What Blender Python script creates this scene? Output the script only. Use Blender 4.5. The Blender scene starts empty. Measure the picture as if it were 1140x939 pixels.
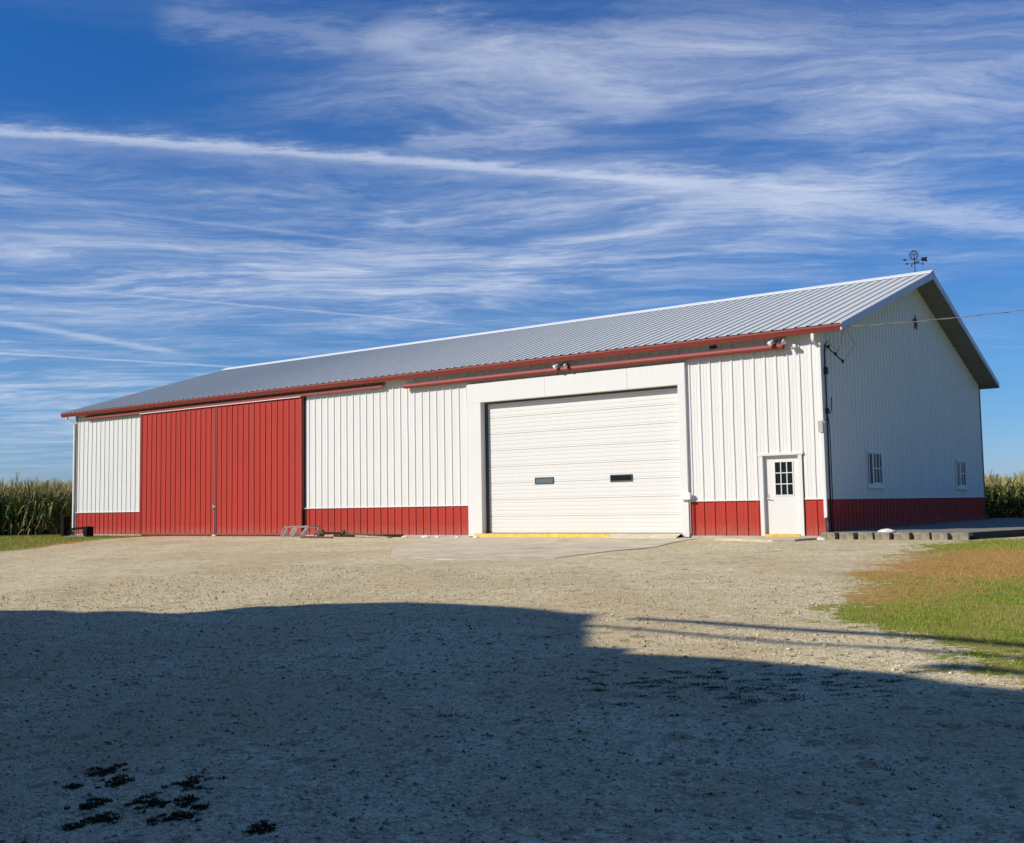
import bpy, bmesh, math, random
import numpy as np
from math import radians, sin, cos, tan, pi
from mathutils import Vector, Matrix, noise as mnoise
random.seed(7); rng = np.random.default_rng(7)
scene = bpy.context.scene
col = scene.collection

# ------------------------------------------------------------------ camera
CAM = Vector((9.3555, -26.3398, 0.9151)); YAW, PITCH, ROLL, FPX = 0.6277, 0.0803, 0.0171, 1181.22
fw = Vector((-sin(YAW)*cos(PITCH), cos(YAW)*cos(PITCH), sin(PITCH)))
rt0 = Vector((cos(YAW), sin(YAW), 0)); up0 = rt0.cross(fw)
rt = rt0*cos(ROLL) - up0*sin(ROLL); up = rt0*sin(ROLL) + up0*cos(ROLL)
cam = bpy.data.objects.new('camera', bpy.data.cameras.new('camera')); col.objects.link(cam)
cam.matrix_world = Matrix(((rt.x, up.x, -fw.x, CAM.x), (rt.y, up.y, -fw.y, CAM.y), (rt.z, up.z, -fw.z, CAM.z), (0, 0, 0, 1)))
cam.data.sensor_width = 36; cam.data.lens = FPX/1140*36
cam.data.clip_start = 0.05; cam.data.clip_end = 6000
scene.camera = cam
scene.render.resolution_x = 1024; scene.render.resolution_y = 843

def pray(px, py):            # direction of the view ray through a photo pixel, to measure where clouds and ground marks are
    return (fw + rt*((px-570)/FPX) + up*(-(py-469.5)/FPX)).normalized()

# ------------------------------------------------------------------ light
SUN_AZ, SUN_EL = radians(35), radians(33)      # azimuth measured from -Y towards -X
S = Vector((-cos(SUN_EL)*sin(SUN_AZ), -cos(SUN_EL)*cos(SUN_AZ), sin(SUN_EL)))
sl = bpy.data.lights.new('sun', 'SUN'); sl.energy = 4.9; sl.angle = radians(0.5); sl.color = (1.0, 0.93, 0.81)
sun = bpy.data.objects.new('sun', sl); col.objects.link(sun)
sun.rotation_euler = S.to_track_quat('Z', 'Y').to_euler()
scene.view_settings.view_transform = 'Standard'; scene.view_settings.look = 'None'
scene.view_settings.exposure = 0.0; scene.view_settings.gamma = 1.0

# ------------------------------------------------------------------ node helper
class NT:
    def __init__(s, nt): s.nt = nt; s.n = nt.nodes; s.l = nt.links
    def node(s, t, **kw):
        n = s.n.new(t)
        for k, v in kw.items():
            if k == 'ins':
                for a, b in v.items(): s.set(n.inputs[a], b)
            else: setattr(n, k, v)
        return n
    def set(s, sock, v):
        if isinstance(v, bpy.types.NodeSocket): s.l.new(v, sock)
        elif v is not None: sock.default_value = v
    def math(s, op, a, b=None, c=None, clamp=False):
        n = s.n.new('ShaderNodeMath'); n.operation = op; n.use_clamp = clamp
        s.set(n.inputs[0], a); s.set(n.inputs[1], b)
        if c is not None: s.set(n.inputs[2], c)
        return n.outputs[0]
    def sstep(s, v, a, b, lo=0.0, hi=1.0):
        n = s.n.new('ShaderNodeMapRange'); n.interpolation_type = 'SMOOTHSTEP'
        s.set(n.inputs[0], v); s.set(n.inputs[1], a); s.set(n.inputs[2], b); s.set(n.inputs[3], lo); s.set(n.inputs[4], hi)
        return n.outputs[0]
    def mix(s, f, a, b, bt='MIX'):
        n = s.n.new('ShaderNodeMix'); n.data_type = 'RGBA'; n.blend_type = bt
        s.set(n.inputs[0], f); s.set(n.inputs[6], a); s.set(n.inputs[7], b)
        return n.outputs[2]
    def noise(s, vec, scale, detail=4, rough=.55, dist=0.0, out=0, lac=2.0):
        n = s.n.new('ShaderNodeTexNoise'); s.set(n.inputs['Vector'], vec); n.inputs['Scale'].default_value = scale
        n.inputs['Detail'].default_value = detail; n.inputs['Roughness'].default_value = rough
        n.inputs['Distortion'].default_value = dist; n.inputs['Lacunarity'].default_value = lac
        return n.outputs[out]
    def voro(s, vec, scale, feature='F1', rnd=1.0):
        n = s.n.new('ShaderNodeTexVoronoi'); n.feature = feature; s.set(n.inputs['Vector'], vec)
        n.inputs['Scale'].default_value = scale; n.inputs['Randomness'].default_value = rnd
        return n
    def mapping(s, vec, loc=(0,0,0), rot=(0,0,0), scale=(1,1,1)):
        n = s.n.new('ShaderNodeMapping'); s.set(n.inputs[0], vec); n.inputs[1].default_value = loc
        n.inputs[2].default_value = rot; n.inputs[3].default_value = scale
        return n.outputs[0]
    def vmath(s, op, a, b=None, idx=0):
        n = s.n.new('ShaderNodeVectorMath'); n.operation = op; s.set(n.inputs[0], a)
        if b is not None: s.set(n.inputs[1], b)
        return n.outputs[idx]

def rgba(c): return (c[0], c[1], c[2], 1.0)

# ------------------------------------------------------------------ sky: Nishita plus high cirrus and old contrails
w = bpy.data.worlds.new('World'); scene.world = w; w.use_nodes = True
N = NT(w.node_tree); N.n.clear()
sky = N.node('ShaderNodeTexSky', sky_type='NISHITA', sun_disc=False, sun_elevation=SUN_EL,
             sun_rotation=math.atan2(S.x, S.y) % (2*pi), air_density=1.0, dust_density=0.25, ozone_density=2.2, altitude=200)
tc = N.node('ShaderNodeTexCoord'); D = N.vmath('NORMALIZE', tc.outputs['Generated'])
sep = N.node('ShaderNodeSeparateXYZ'); N.set(sep.inputs[0], D)
dz = N.math('MAXIMUM', sep.outputs[2], 0.012)
dzo = N.math('ADD', dz, 0.03)
# cloud plane coordinates: q along the dominant streak direction, r across
vx, vy = cos(YAW), sin(YAW)
along = N.math('ADD', N.math('MULTIPLY', sep.outputs[0], vx), N.math('MULTIPLY', sep.outputs[1], vy))
across = N.math('ADD', N.math('MULTIPLY', sep.outputs[0], -vy), N.math('MULTIPLY', sep.outputs[1], vx))
q = N.math('DIVIDE', along, dzo); r = N.math('DIVIDE', across, dzo)
comb = N.node('ShaderNodeCombineXYZ'); N.set(comb.inputs[0], q); N.set(comb.inputs[1], r)
P = comb.outputs[0]
def qr(px, py):
    d = pray(px, py); z = max(d.z, .012)+.03
    return ((d.x*vx+d.y*vy)/z, (-d.x*vy+d.y*vx)/z)
w1 = N.vmath('SUBTRACT', N.noise(P, .7, 2, .5, out=1), (.5,.5,.5)); w2 = N.vmath('SUBTRACT', N.noise(P, 4.5, 4, .6, out=1), (.5,.5,.5))
Pw = N.vmath('ADD', N.vmath('ADD', P, N.vmath('MULTIPLY', w1, (1.1, .75, 0))), N.vmath('MULTIPLY', w2, (.16, .10, 0)))
m1 = N.mapping(Pw, (3.1, 1.7, 0), (0, 0, radians(-13)), (.62, 1.25, 1))
m2 = N.mapping(Pw, (7.4, -2.2, 0), (0, 0, radians(17)), (1.1, 2.9, 1))
m3 = N.mapping(Pw, (1.0, 5.2, 0), (0, 0, radians(-9)), (3.2, 11, 1))
n1 = N.noise(m1, 1.25, 12, .60); n2 = N.noise(m2, 1.5, 12, .66); n3 = N.noise(m3, 1.4, 8, .70)
c1 = N.sstep(n1, .40, .72); c2 = N.sstep(n2, .43, .72); c3 = N.sstep(n3, .35, .72)
# coverage: where the photo's sky is milky and where it is clear, as wide soft patches on the sky direction
cover = N.math('ADD', 0.0, .16)
for px, py, sx, sy, amp in [(680, 262, .22, .038, .50), (430, 300, .28, .034, .60), (150, 312, .24, .030, .75), (150, 215, .26, .022, .60), (860, 205, .20, .026, .32), (960, 262, .16, .05, .12),
                            (930, 110, .22, .070, .26), (1080, 120, .14, .06, .15), (600, 80, .16, .040, .38), (600, 155, .12, .020, .22), (400, 205, .2, .03, .25), (110, 450, .24, .055, .75), (400, 345, .3, .025, .25), (830, 60, .2, .05, .15), (300, 120, .2, .03, .12), (320, 25, .25, .02, .10),
                            (90, 80, .18, .055, -.26), (450, 398, .26, .020, -.05), (1115, 500, .1, .06, -.2), (860, 178, .2, .012, -.16)]:
    d0 = pray(px, py); a0 = d0.x*vx+d0.y*vy; z0 = d0.z
    ea = N.math('DIVIDE', N.math('SUBTRACT', along, a0), sx); ez = N.math('DIVIDE', N.math('SUBTRACT', sep.outputs[2], z0), sy)
    g = N.math('POWER', 2.718, N.math('MULTIPLY', N.math('ADD', N.math('MULTIPLY', ea, ea), N.math('MULTIPLY', ez, ez)), -1.0))
    front = N.math('GREATER_THAN', across, 0)
    cover = N.math('ADD', cover, N.math('MULTIPLY', N.math('MULTIPLY', g, front), amp))
cover = N.math('MAXIMUM', cover, 0.0)
veil = N.math('ADD', N.math('ADD', N.math('MULTIPLY', c1, .60), N.math('MULTIPLY', c2, .45)), .16)
veil = N.math('MULTIPLY', veil, N.math('ADD', N.math('MULTIPLY', c3, .55), .58))
cl = N.math('MULTIPLY', veil, N.math('MULTIPLY', cover, 1.30))
cl = N.math('POWER', N.math('MAXIMUM', cl, 0.0), 1.30)
# contrails: straight lines on the cloud plane, their width broken by noise
jn = N.noise(N.mapping(P, (0,0,0), (0,0,0), (2.6, 6, 1)), 3.0, 7, .68)
jj = N.math('SUBTRACT', jn, .5)
def trail(A, B, w0, amp, t0=-9, t1=9, jit=.3, grow=0.0):
    global cl
    a = Vector(qr(*A)); b = Vector(qr(*B)); u = (b-a); L = u.length; u /= L; n = Vector((-u.y, u.x))
    t = N.math('SUBTRACT', N.math('ADD', N.math('MULTIPLY', q, u.x), N.math('MULTIPLY', r, u.y)), a.dot(u))
    s_ = N.math('SUBTRACT', N.math('ADD', N.math('MULTIPLY', q, n.x), N.math('MULTIPLY', r, n.y)), a.dot(n))
    s_ = N.math('ADD', s_, N.math('MULTIPLY', jj, jit))
    ww = N.math('ADD', w0, N.math('MULTIPLY', N.math('ABSOLUTE', t), grow))
    e = N.math('DIVIDE', s_, ww); band = N.math('POWER', 2.718, N.math('MULTIPLY', N.math('MULTIPLY', e, e), -1.0))
    ends = N.math('MULTIPLY', N.sstep(t, t0*L, (t0+.25)*L), N.sstep(t, (t1-.25)*L, t1*L, 1.0, 0.0))
    band = N.math('MULTIPLY', band, N.math('MULTIPLY', ends, N.math('ADD', N.math('MULTIPLY', jn, 1.1), .35)))
    cl = N.math('ADD', cl, N.math('MULTIPLY', N.math('MULTIPLY', band, front), amp))
trail((10, 147), (670, 197), .030, .62, -2, 1.3, .13)
trail((10, 152), (670, 201), .10, .16, -2, 1.4, .3)
trail((700, 195), (1130, 250), .10, .45, -.2, 3, .35)
trail((90, 232), (430, 272), .018, .15, -.1, 1.1, .08)
trail((190, 333), (520, 362), .016, .30, -.3, 1.1, .06)
trail((10, 360), (150, 385), .055, .42, -1, 1.5, .20)
trail((10, 394), (260, 409), .022, .42, -1, 1.3, .05)
trail((560, 70), (690, 110), .10, .30, -1, 1.5, .4)
trail((480, 160), (620, 145), .05, .25, -.3, 1.2, .3)
trail((380, 40), (200, 20), .06, .16, -.6, 1.2, .3)
cl = N.math('MULTIPLY', cl, N.sstep(sep.outputs[2], .0, .06))
cl = N.math('MULTIPLY', N.math('SUBTRACT', 1.0, N.math('POWER', 2.718, N.math('MULTIPLY', cl, -1.35))), .92)
tint = N.mix(N.sstep(sep.outputs[2], 0.0, .13), (.58, .80, 1.36, 1), N.mix(N.sstep(sep.outputs[2], 0.08, .45), (.40, .80, 1.28, 1), (.20, .76, 1.46, 1)))
skyc = N.mix(cl, N.mix(1.0, sky.outputs[0], tint, 'MULTIPLY'), (9.0, 9.8, 11.4, 1))
bg = N.node('ShaderNodeBackground'); N.set(bg.inputs[0], skyc); bg.inputs[1].default_value = 0.081
w.cycles.sampling_method = 'MANUAL'; w.cycles.sample_map_resolution = 512
wo = N.node('ShaderNodeOutputWorld'); N.l.new(bg.outputs[0], wo.inputs[0])

# ------------------------------------------------------------------ materials
MATS = {}
def mat(name, color, rough=.6, metal=0.0, var=0.0, vscale=3.0, bump=0.0, bscale=40.0, spec=.5, dirt=None, dirt_amt=0.0, dscale=(1,1,1), coat=0.0):
    m = bpy.data.materials.new(name); m.use_nodes = True; T = NT(m.node_tree); b = m.node_tree.nodes['Principled BSDF']
    tc = T.node('ShaderNodeTexCoord'); O = tc.outputs['Object']
    c = rgba(color)
    if var > 0:
        n = T.noise(O, vscale, 5, .6)
        lo = rgba([x*(1-var) for x in color]); hi = rgba([min(1, x*(1+var)) for x in color])
        c = T.mix(T.sstep(n, .3, .7), lo, hi)
    if dirt is not None:
        n = T.noise(T.mapping(O, (3, 1, 2), (0, 0, 0), dscale), 1.3, 8, .65)
        c = T.mix(T.math('MULTIPLY', T.sstep(n, .48, .75), dirt_amt), c, rgba(dirt))
    T.set(b.inputs['Base Color'], c)
    b.inputs['Roughness'].default_value = rough; b.inputs['Metallic'].default_value = metal
    b.inputs['Specular IOR Level'].default_value = spec
    if bump > 0:
        bn = T.node('ShaderNodeBump'); bn.inputs['Strength'].default_value = bump; bn.inputs['Distance'].default_value = .02
        T.set(bn.inputs['Height'], T.noise(O, bscale, 4, .6)); T.l.new(bn.outputs[0], b.inputs['Normal'])
    MATS[name] = m
    return m
def sheet(name, color, rough, metal=0.0, wav=.35, spec=.5, streak=.12, dirtc=(.35,.30,.24), low_dirt=0.0):
    """painted sheet steel: oil canning in the pans, faint vertical run marks, splashed dirt near the ground"""
    m = bpy.data.materials.new(name); m.use_nodes = True; T = NT(m.node_tree); b = m.node_tree.nodes['Principled BSDF']
    tc = T.node('ShaderNodeTexCoord'); O = tc.outputs['Object']
    st = T.noise(T.mapping(O, (0,0,0), (0,0,0), (9, 9, .35)), 1.0, 6, .65)
    pl = T.noise(O, .55, 3, .5)
    f = T.math('ADD', T.math('MULTIPLY', T.sstep(st, .42, .8), streak), T.math('MULTIPLY', T.sstep(pl, .4, .8), streak*.5))
    c = T.mix(f, rgba(color), rgba([x*y for x, y in zip(color, (.62, .60, .55))]))
    if low_dirt > 0:
        sp = T.node('ShaderNodeSeparateXYZ'); T.set(sp.inputs[0], O)
        h = T.math('ADD', sp.outputs[2], T.math('MULTIPLY', T.noise(O, 6, 5, .6), -.5))
        c = T.mix(T.math('MULTIPLY', T.sstep(h, -.3, .25, 1.0, 0.0), low_dirt), c, rgba(dirtc))
    T.set(b.inputs['Base Color'], c)
    b.inputs['Roughness'].default_value = rough; b.inputs['Metallic'].default_value = metal; b.inputs['Specular IOR Level'].default_value = spec
    if wav > 0:
        bn = T.node('ShaderNodeBump'); bn.inputs['Strength'].default_value = wav; bn.inputs['Distance'].default_value = .02
        T.set(bn.inputs['Height'], T.noise(T.mapping(O, (0,0,0), (0,0,0), (4.5, 4.5, 1.1)), 1.0, 2, .5)); T.l.new(bn.outputs[0], b.inputs['Normal'])
    MATS[name] = m
    return m
WHITE = sheet('white_steel', (.69, .685, .655), .5, low_dirt=0, wav=.45)
RED = sheet('red_steel', (.41, .040, .026), .6, spec=.2, low_dirt=.30, wav=.35, streak=.34, dirtc=(.36, .24, .17))
REDTRIM = sheet('red_trim', (.26, .042, .032), .6, wav=.1, streak=.25)
ROOFM = sheet('galvalume_roof', (.62, .625, .58), .5, metal=.05, wav=.12, streak=.15)
RIDGEM = mat('ridge_cap', (.80, .81, .82), .4, .1)
RAKE = mat('rake_steel', (.42, .43, .54), .5, .1, var=.08)
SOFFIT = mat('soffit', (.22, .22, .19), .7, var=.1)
SMOOTHW = sheet('white_trim', (.68, .675, .645), .5, wav=.5, streak=.06)
DOORW = sheet('door_white', (.675, .67, .64), .5, wav=.15, streak=.05)
GREYTRIM = mat('grey_trim', (.42, .38, .37), .5, .3, var=.15)
DARK = mat('dark_metal', (.022, .022, .024), .55, .2, var=.3)
DARKSEAL = mat('rubber_seal', (.05, .055, .065), .7)
YELLOW = mat('yellow_paint', (.68, .44, .05), .7, var=.15, vscale=6, dirt=(.34, .29, .22), dirt_amt=.8, dscale=(4, 4, 4))
CONC = mat('concrete', (.56, .47, .33), .9, var=.14, vscale=1.6, bump=.25, bscale=60, dirt=(.28, .23, .16), dirt_amt=.5)
BARECONC = mat('bare_concrete', (.62, .54, .38), .9, var=.12, vscale=3, bump=.2)
BLOCK = mat('concrete_block_mat', (.27, .24, .175), .95, var=.3, vscale=9, bump=.8, bscale=26, dirt=(.12, .12, .07), dirt_amt=.6, dscale=(4,4,4))
GLASS = mat('window_glass', (.014, .018, .020), .15, 0, spec=.15)
GLASSM = mat('door_lite_glass', (.10, .13, .14), .10, 0, spec=.8)
GALV = mat('galvanised', (.50, .50, .50), .45, .6, var=.15)
GLASS.node_tree.nodes['Principled BSDF'].inputs['IOR'].default_value = 1.12
BRASS = mat('worn_brass', (.45, .36, .18), .4, .7)
RUST = mat('rusty_iron', (.14, .07, .045), .85, .2, var=.4, vscale=14, bump=.3)
GREYIRON = mat('weathered_steel', (.25, .21, .20), .6, .3, var=.25, vscale=10)
BLACKIRON = mat('black_iron', (.010, .010, .011), .9, 0, spec=.1)
WOOD = mat('weathered_board', (.42, .34, .26), .9, var=.25, vscale=8, bump=.3)
WHITEPL = mat('white_plastic', (.80, .80, .78), .4)
STONE = mat('pale_stone', (.68, .64, .56), .9, var=.12, bump=.5, bscale=20)
CABLE = mat('cable_jacket', (.15, .15, .145), .6, .2)
HEXM = mat('dull_red_metal', (.20, .045, .04), .6, .2)

# ------------------------------------------------------------------ mesh helper
class MB:
    def __init__(s): s.v = []; s.f = []
    def add(s, verts, faces):
        k = len(s.v); s.v += [tuple(v) for v in verts]; s.f += [tuple(i+k for i in f) for f in faces]; return s
    def box(s, x0, x1, y0, y1, z0, z1):
        return s.add([(x0,y0,z0),(x1,y0,z0),(x1,y1,z0),(x0,y1,z0),(x0,y0,z1),(x1,y0,z1),(x1,y1,z1),(x0,y1,z1)],
                     [(0,3,2,1),(4,5,6,7),(0,1,5,4),(1,2,6,5),(2,3,7,6),(3,0,4,7)])
    def tube(s, pts, r, n=10, cap=True):
        pts = [Vector(p) for p in pts]; rings = []
        rs = r if isinstance(r, (list, tuple)) else [r]*len(pts)
        for i, p in enumerate(pts):
            t = (pts[min(i+1, len(pts)-1)] - pts[max(i-1, 0)]).normalized()
            a = t.cross(Vector((0, 0, 1)) if abs(t.z) < .9 else Vector((1, 0, 0))).normalized(); b = t.cross(a)
            rings.append([p + (a*cos(2*pi*k/n) + b*sin(2*pi*k/n))*rs[i] for k in range(n)])
        V = [v for R in rings for v in R]; F = []
        for i in range(len(pts)-1):
            for k in range(n):
                F.append((i*n+k, i*n+(k+1) % n, (i+1)*n+(k+1) % n, (i+1)*n+k))
        if cap: F.append(tuple(range(n))[::-1]); F.append(tuple((len(pts)-1)*n+k for k in range(n)))
        return s.add(V, F)
    def bar(s, a, b, w, h=None, upv=(0, 0, 1)):
        h = h or w; a = Vector(a); b = Vector(b); t = (b-a).normalized(); u = Vector(upv)
        if abs(t.dot(u)) > .95: u = Vector((0, 1, 0))
        sd = t.cross(u).normalized()*w/2; uu = sd.cross(t).normalized()*h/2
        V = [p + i*sd + j*uu for p in (a, b) for i, j in ((-1,-1),(1,-1),(1,1),(-1,1))]
        return s.add(V, [(0,1,2,3),(7,6,5,4),(0,4,5,1),(1,5,6,2),(2,6,7,3),(3,7,4,0)])
    def prism_x(s, poly, x0, x1):         # poly in (y, z)
        n = len(poly); V = [(x0, y, z) for y, z in poly] + [(x1, y, z) for y, z in poly]
        return s.add(V, [tuple(range(n)), tuple(range(2*n-1, n-1, -1))] + [(i, i+n, (i+1) % n+n, (i+1) % n) for i in range(n)])
    def prism_y(s, poly, y0, y1):         # poly in (x, z)
        n = len(poly); V = [(x, y0, z) for x, z in poly] + [(x, y1, z) for x, z in poly]
        return s.add(V, [tuple(range(n)), tuple(range(2*n-1, n-1, -1))] + [(i, i+n, (i+1) % n+n, (i+1) % n) for i in range(n)])
    def build(s, name, material, parent=None, smooth=False, bevel=0.0, fix=True, loc=None):
        me = bpy.data.meshes.new(name); me.from_pydata(s.v, [], s.f); me.materials.append(material)
        if fix:
            bm = bmesh.new(); bm.from_mesh(me); bmesh.ops.recalc_face_normals(bm, faces=bm.faces); bm.to_mesh(me); bm.free()
        if smooth: me.polygons.foreach_set('use_smooth', [True]*len(me.polygons))
        o = bpy.data.objects.new(name, me); col.objects.link(o)
        if loc is not None:
            L = Vector(loc); me.transform(Matrix.Translation(-L)); o.location = L
        if parent is not None:
            o.parent = parent
            if parent.type == 'EMPTY' and parent.parent is None: o.location = o.location - parent.location
        if bevel > 0:
            b = o.modifiers.new('bevel', 'BEVEL'); b.width = bevel; b.segments = 2; b.limit_method = 'ANGLE'
        return o
def tag(o, label=None, cat=None, group=None, kind=None):
    if label: o['label'] = label
    if cat: o['category'] = cat
    if group: o['group'] = group
    if kind: o['kind'] = kind
    return o
def empty(name, loc=(0,0,0)):
    o = bpy.data.objects.new(name, None); o.location = loc; o.empty_display_size = .2; col.objects.link(o); return o

PER = .3127
def profile(u0, u1, per=PER, h=.026, phase=0.0, minor=True):
    """(u, depth) points of ribbed steel sheet between u0 and u1"""
    pts = [(u0, 0.0)]; k = math.floor((u0-phase)/per)-1
    sh = [(-.036, 0), (-.018, h), (.018, h), (.034, 0)]
    if minor: sh += [(.100, 0), (.108, .0045), (.120, .0045), (.128, 0), (.185, 0), (.193, .0045), (.205, .0045), (.213, 0)]
    while True:
        c = phase + k*per
        if c-.05 > u1: break
        for du, d in sh:
            if u0+.002 < c+du < u1-.002: pts.append((c+du, d))
        k += 1
    pts.append((u1, 0.0)); return pts
def corr(mb, pos, u0, u1, z0, z1, segs=6, jit=.006, **kw):
    """pos(u, depth, z); z1 may be a function of u"""
    pr = profile(u0, u1, **kw); V = []; F = []
    for i, (u, d) in enumerate(pr):
        top = z1(u) if callable(z1) else z1
        for j in range(segs+1):
            z = z0 + (top-z0)*j/segs
            du = jit*mnoise.noise(Vector((u*1.7, z*.8, 3.3)))*2 if 0 < i < len(pr)-1 else 0
            V.append(pos(u+du, d, z))
    n = segs+1
    for i in range(len(pr)-1):
        for j in range(segs): F.append((i*n+j, (i+1)*n+j, (i+1)*n+j+1, i*n+j+1))
    mb.add(V, F); return mb

# ------------------------------------------------------------------ terrain
def sm(a, b, x):
    t = np.clip((x-a)/(b-a), 0, 1); return t*t*(3-2*t)
def gz(y): return -0.7*np.clip((-np.asarray(y, float)-2)/22, 0, 1)
def und(x, y):
    x = np.asarray(x, float); y = np.asarray(y, float)
    return .012*np.sin(x*.9+y*.5)*np.sin(y*.8-x*.3+1) + .008*np.sin(x*2.1+.7)*np.sin(y*1.9+.2)
def gh(x, y):
    far = sm(1.0, 5.0, -np.asarray(y, float))
    return gz(y) + und(x, y)*far
def grow(a, b, n, ratio):      # coordinates that spread out
    st = np.cumsum(ratio**np.arange(n)); return a + (b-a)*st/st[-1]
xs = np.concatenate([grow(-46, -2500, 26, 1.35)[::-1], np.arange(-46, -8, .25), np.arange(-8, 16, .12), grow(16, 2500, 28, 1.35)])
ys = np.concatenate([grow(-30, -1500, 24, 1.35)[::-1], np.arange(-30, 3, .12), grow(3, 3500, 34, 1.3)])
X, Y = np.meshgrid(xs, ys)
Zg = gh(X, Y)
V = np.stack([X.ravel(), Y.ravel(), Zg.ravel()], 1)
nx, ny = len(xs), len(ys)
ii = (np.arange(ny-1)[:, None]*nx + np.arange(nx-1)[None, :]).ravel()
Fq = np.stack([ii, ii+1, ii+nx+1, ii+nx], 1)
me = bpy.data.meshes.new('ground'); me.vertices.add(len(V)); me.vertices.foreach_set('co', V.ravel())
me.loops.add(Fq.size); me.loops.foreach_set('vertex_index', Fq.ravel().astype(np.int32))
me.polygons.add(len(Fq)); me.polygons.foreach_set('loop_start', np.arange(0, Fq.size, 4, dtype=np.int32))
me.polygons.foreach_set('loop_total', np.full(len(Fq), 4, dtype=np.int32)); me.update(); me.validate()
me.polygons.foreach_set('use_smooth', [True]*len(me.polygons))
# where lawn, dead lawn and weeds grow (signed distances in metres, made ragged in the shader)
EDGE = [(-40, 14), (-24, 12), (-20, 10.6), (-18.6, 8.6), (-17.3, 7.25), (-15.8, 6.5), (-15.1, 5.6), (-14.0, 4.75), (-12.4, 4.4), (-10.8, 4.3), (-9.5, 3.9), (-7, 3.7), (-5, 3.3), (-3.2, 3.1), (-1.4, 3.6), (0, 4.5), (3, 5.5), (40, 6)]
ex = np.interp(Y, [e[0] for e in EDGE], [e[1] for e in EDGE])
right = X - ex
# left lawn: beyond a line from the barn's far corner out towards the left
p0 = np.array([-26.2, -3.2]); p1 = np.array([-22.9, -8.9]); nn = np.array([-(p1-p0)[1], (p1-p0)[0]]); nn = -nn/np.linalg.norm(nn)
left = (X-p0[0])*nn[0] + (Y-p0[1])*nn[1]
left = np.where(X < -26.2, np.maximum(left, np.minimum(-26.2-X, 1.5)*.7), left)
left = np.where(Y > 0, np.where(X < -33.5, 3.0, left), left)
back = np.where(Y > 17.6, 3.0, -3.0)
grassd = np.maximum(np.maximum(right, left), back)
dead = 1.1*np.exp(-((X-5.2)/2.4)**2 - ((Y+7.0)/3.3)**2) + .75*np.exp(-((X-6.4)/1.4)**2-((Y+17.8)/.6)**2) + .5*np.exp(-((X-4.9)/1.2)**2-((Y+12.2)/2.0)**2)
dead += .62*np.exp(-((Y+.5)/1.1)**2)*(1-sm(-20, -14, X))*(Y < .2) + .3*np.exp(-((Y+.6)/.7)**2)*(1-sm(-12.5, -11.5, X))
dead += .80*np.exp(-((X+24.0)/6.5)**2 - ((Y+4.6)/2.4)**2)*np.where(X < -12, 1, 0)
weed = .30*np.exp(-((X-5.7)/.75)**2-((Y+18.45)/.38)**2) + .35*np.exp(-((X-5.2)/.6)**2-((Y+18.0)/.3)**2)
WPTS = [(118, 859, .10), (130, 871, .10), (213, 871, .12), (85, 876, .04), (98, 896, .09), (115, 912, .10), (168, 895, .13), (192, 910, .11), (80, 921, .06), (292, 921, .08), (222, 897, .04), (205, 892, .07)]
def ground_at(px, py):
    d = pray(px, py); z = 0.0
    for _ in range(50):
        p = CAM + d*((z-CAM.z)/d.z); z = .5*z + .5*float(gz(p.y))
    return p
for px, py, rad in WPTS:
    p = ground_at(px, py); weed += .40*np.exp(-(((X-p.x)/rad)**2 + ((Y-p.y)/rad)**2))
for px, py, rx, ry in [(150, 676, .5, .25), (260, 683, .7, .16), (275, 675, .4, .2)]:
    p = ground_at(px, py); weed += .5*np.exp(-(((X-p.x)/rx)**2 + ((Y-p.y)/ry)**2))
def polydist(pts):
    d_ = np.full(X.shape, 99.0)
    for (ax, ay), (bx_, by_) in zip(pts[:-1], pts[1:]):
        ux_, uy_ = bx_-ax, by_-ay; t_ = np.clip(((X-ax)*ux_+(Y-ay)*uy_)/(ux_**2+uy_**2), 0, 1)
        d_ = np.minimum(d_, np.hypot(X-ax-t_*ux_, Y-ay-t_*uy_))
    return d_
def arc(p, q_, r_, n=24): return [tuple((1-t)**2*np.array(p)+2*t*(1-t)*np.array(q_)+t*t*np.array(r_)) for t in np.linspace(0, 1, n)]
track = np.zeros(X.shape)
for p_, q_, r_ in (((-7.4, -5), (-6.5, -14), (3.5, -24.5)), ((-6.0, -6), (-2.5, -13), (-15, -22)), ((-23, -1.5), (-18, -10), (-2, -20.5)), ((-2.5, -20), (2, -15), (12, -14))):
    for off_ in (-.85, .85):
        pts_ = np.array(arc(p_, q_, r_)); tg = np.gradient(pts_, axis=0); tg /= np.linalg.norm(tg, axis=1)[:, None]
        pts_ = pts_ + np.stack([-tg[:, 1], tg[:, 0]], 1)*off_
        track = np.maximum(track, np.exp(-(polydist([tuple(p) for p in pts_])/.24)**2))
V[:, 2] -= (.018*track).ravel(); me.vertices.foreach_set('co', V.ravel())
ca = me.color_attributes.new('cover', 'FLOAT_COLOR', 'POINT')
buf = np.stack([np.clip(grassd*.25+.5, 0, 1).ravel(), np.clip(dead, 0, 1).ravel(), np.clip(weed, 0, 1).ravel(), track.ravel()], 1).astype(np.float32)
ca.data.foreach_set('color', buf.ravel())
gm = bpy.data.materials.new('gravel_and_lawn'); gm.use_nodes = True; T = NT(gm.node_tree); b = gm.node_tree.nodes['Principled BSDF']
tc = T.node('ShaderNodeTexCoord'); O = tc.outputs['Object']
at = T.node('ShaderNodeAttribute', attribute_name='cover'); sp = T.node('ShaderNodeSeparateColor'); T.l.new(at.outputs['Color'], sp.inputs[0])
Ow = T.vmath('ADD', O, T.vmath('MULTIPLY', T.noise(O, 30, 2, .5, out=1), (.02, .02, 0)))
v1 = T.voro(Ow, 62); v2 = T.voro(Ow, 130); v3 = T.voro(O, 27)
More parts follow.
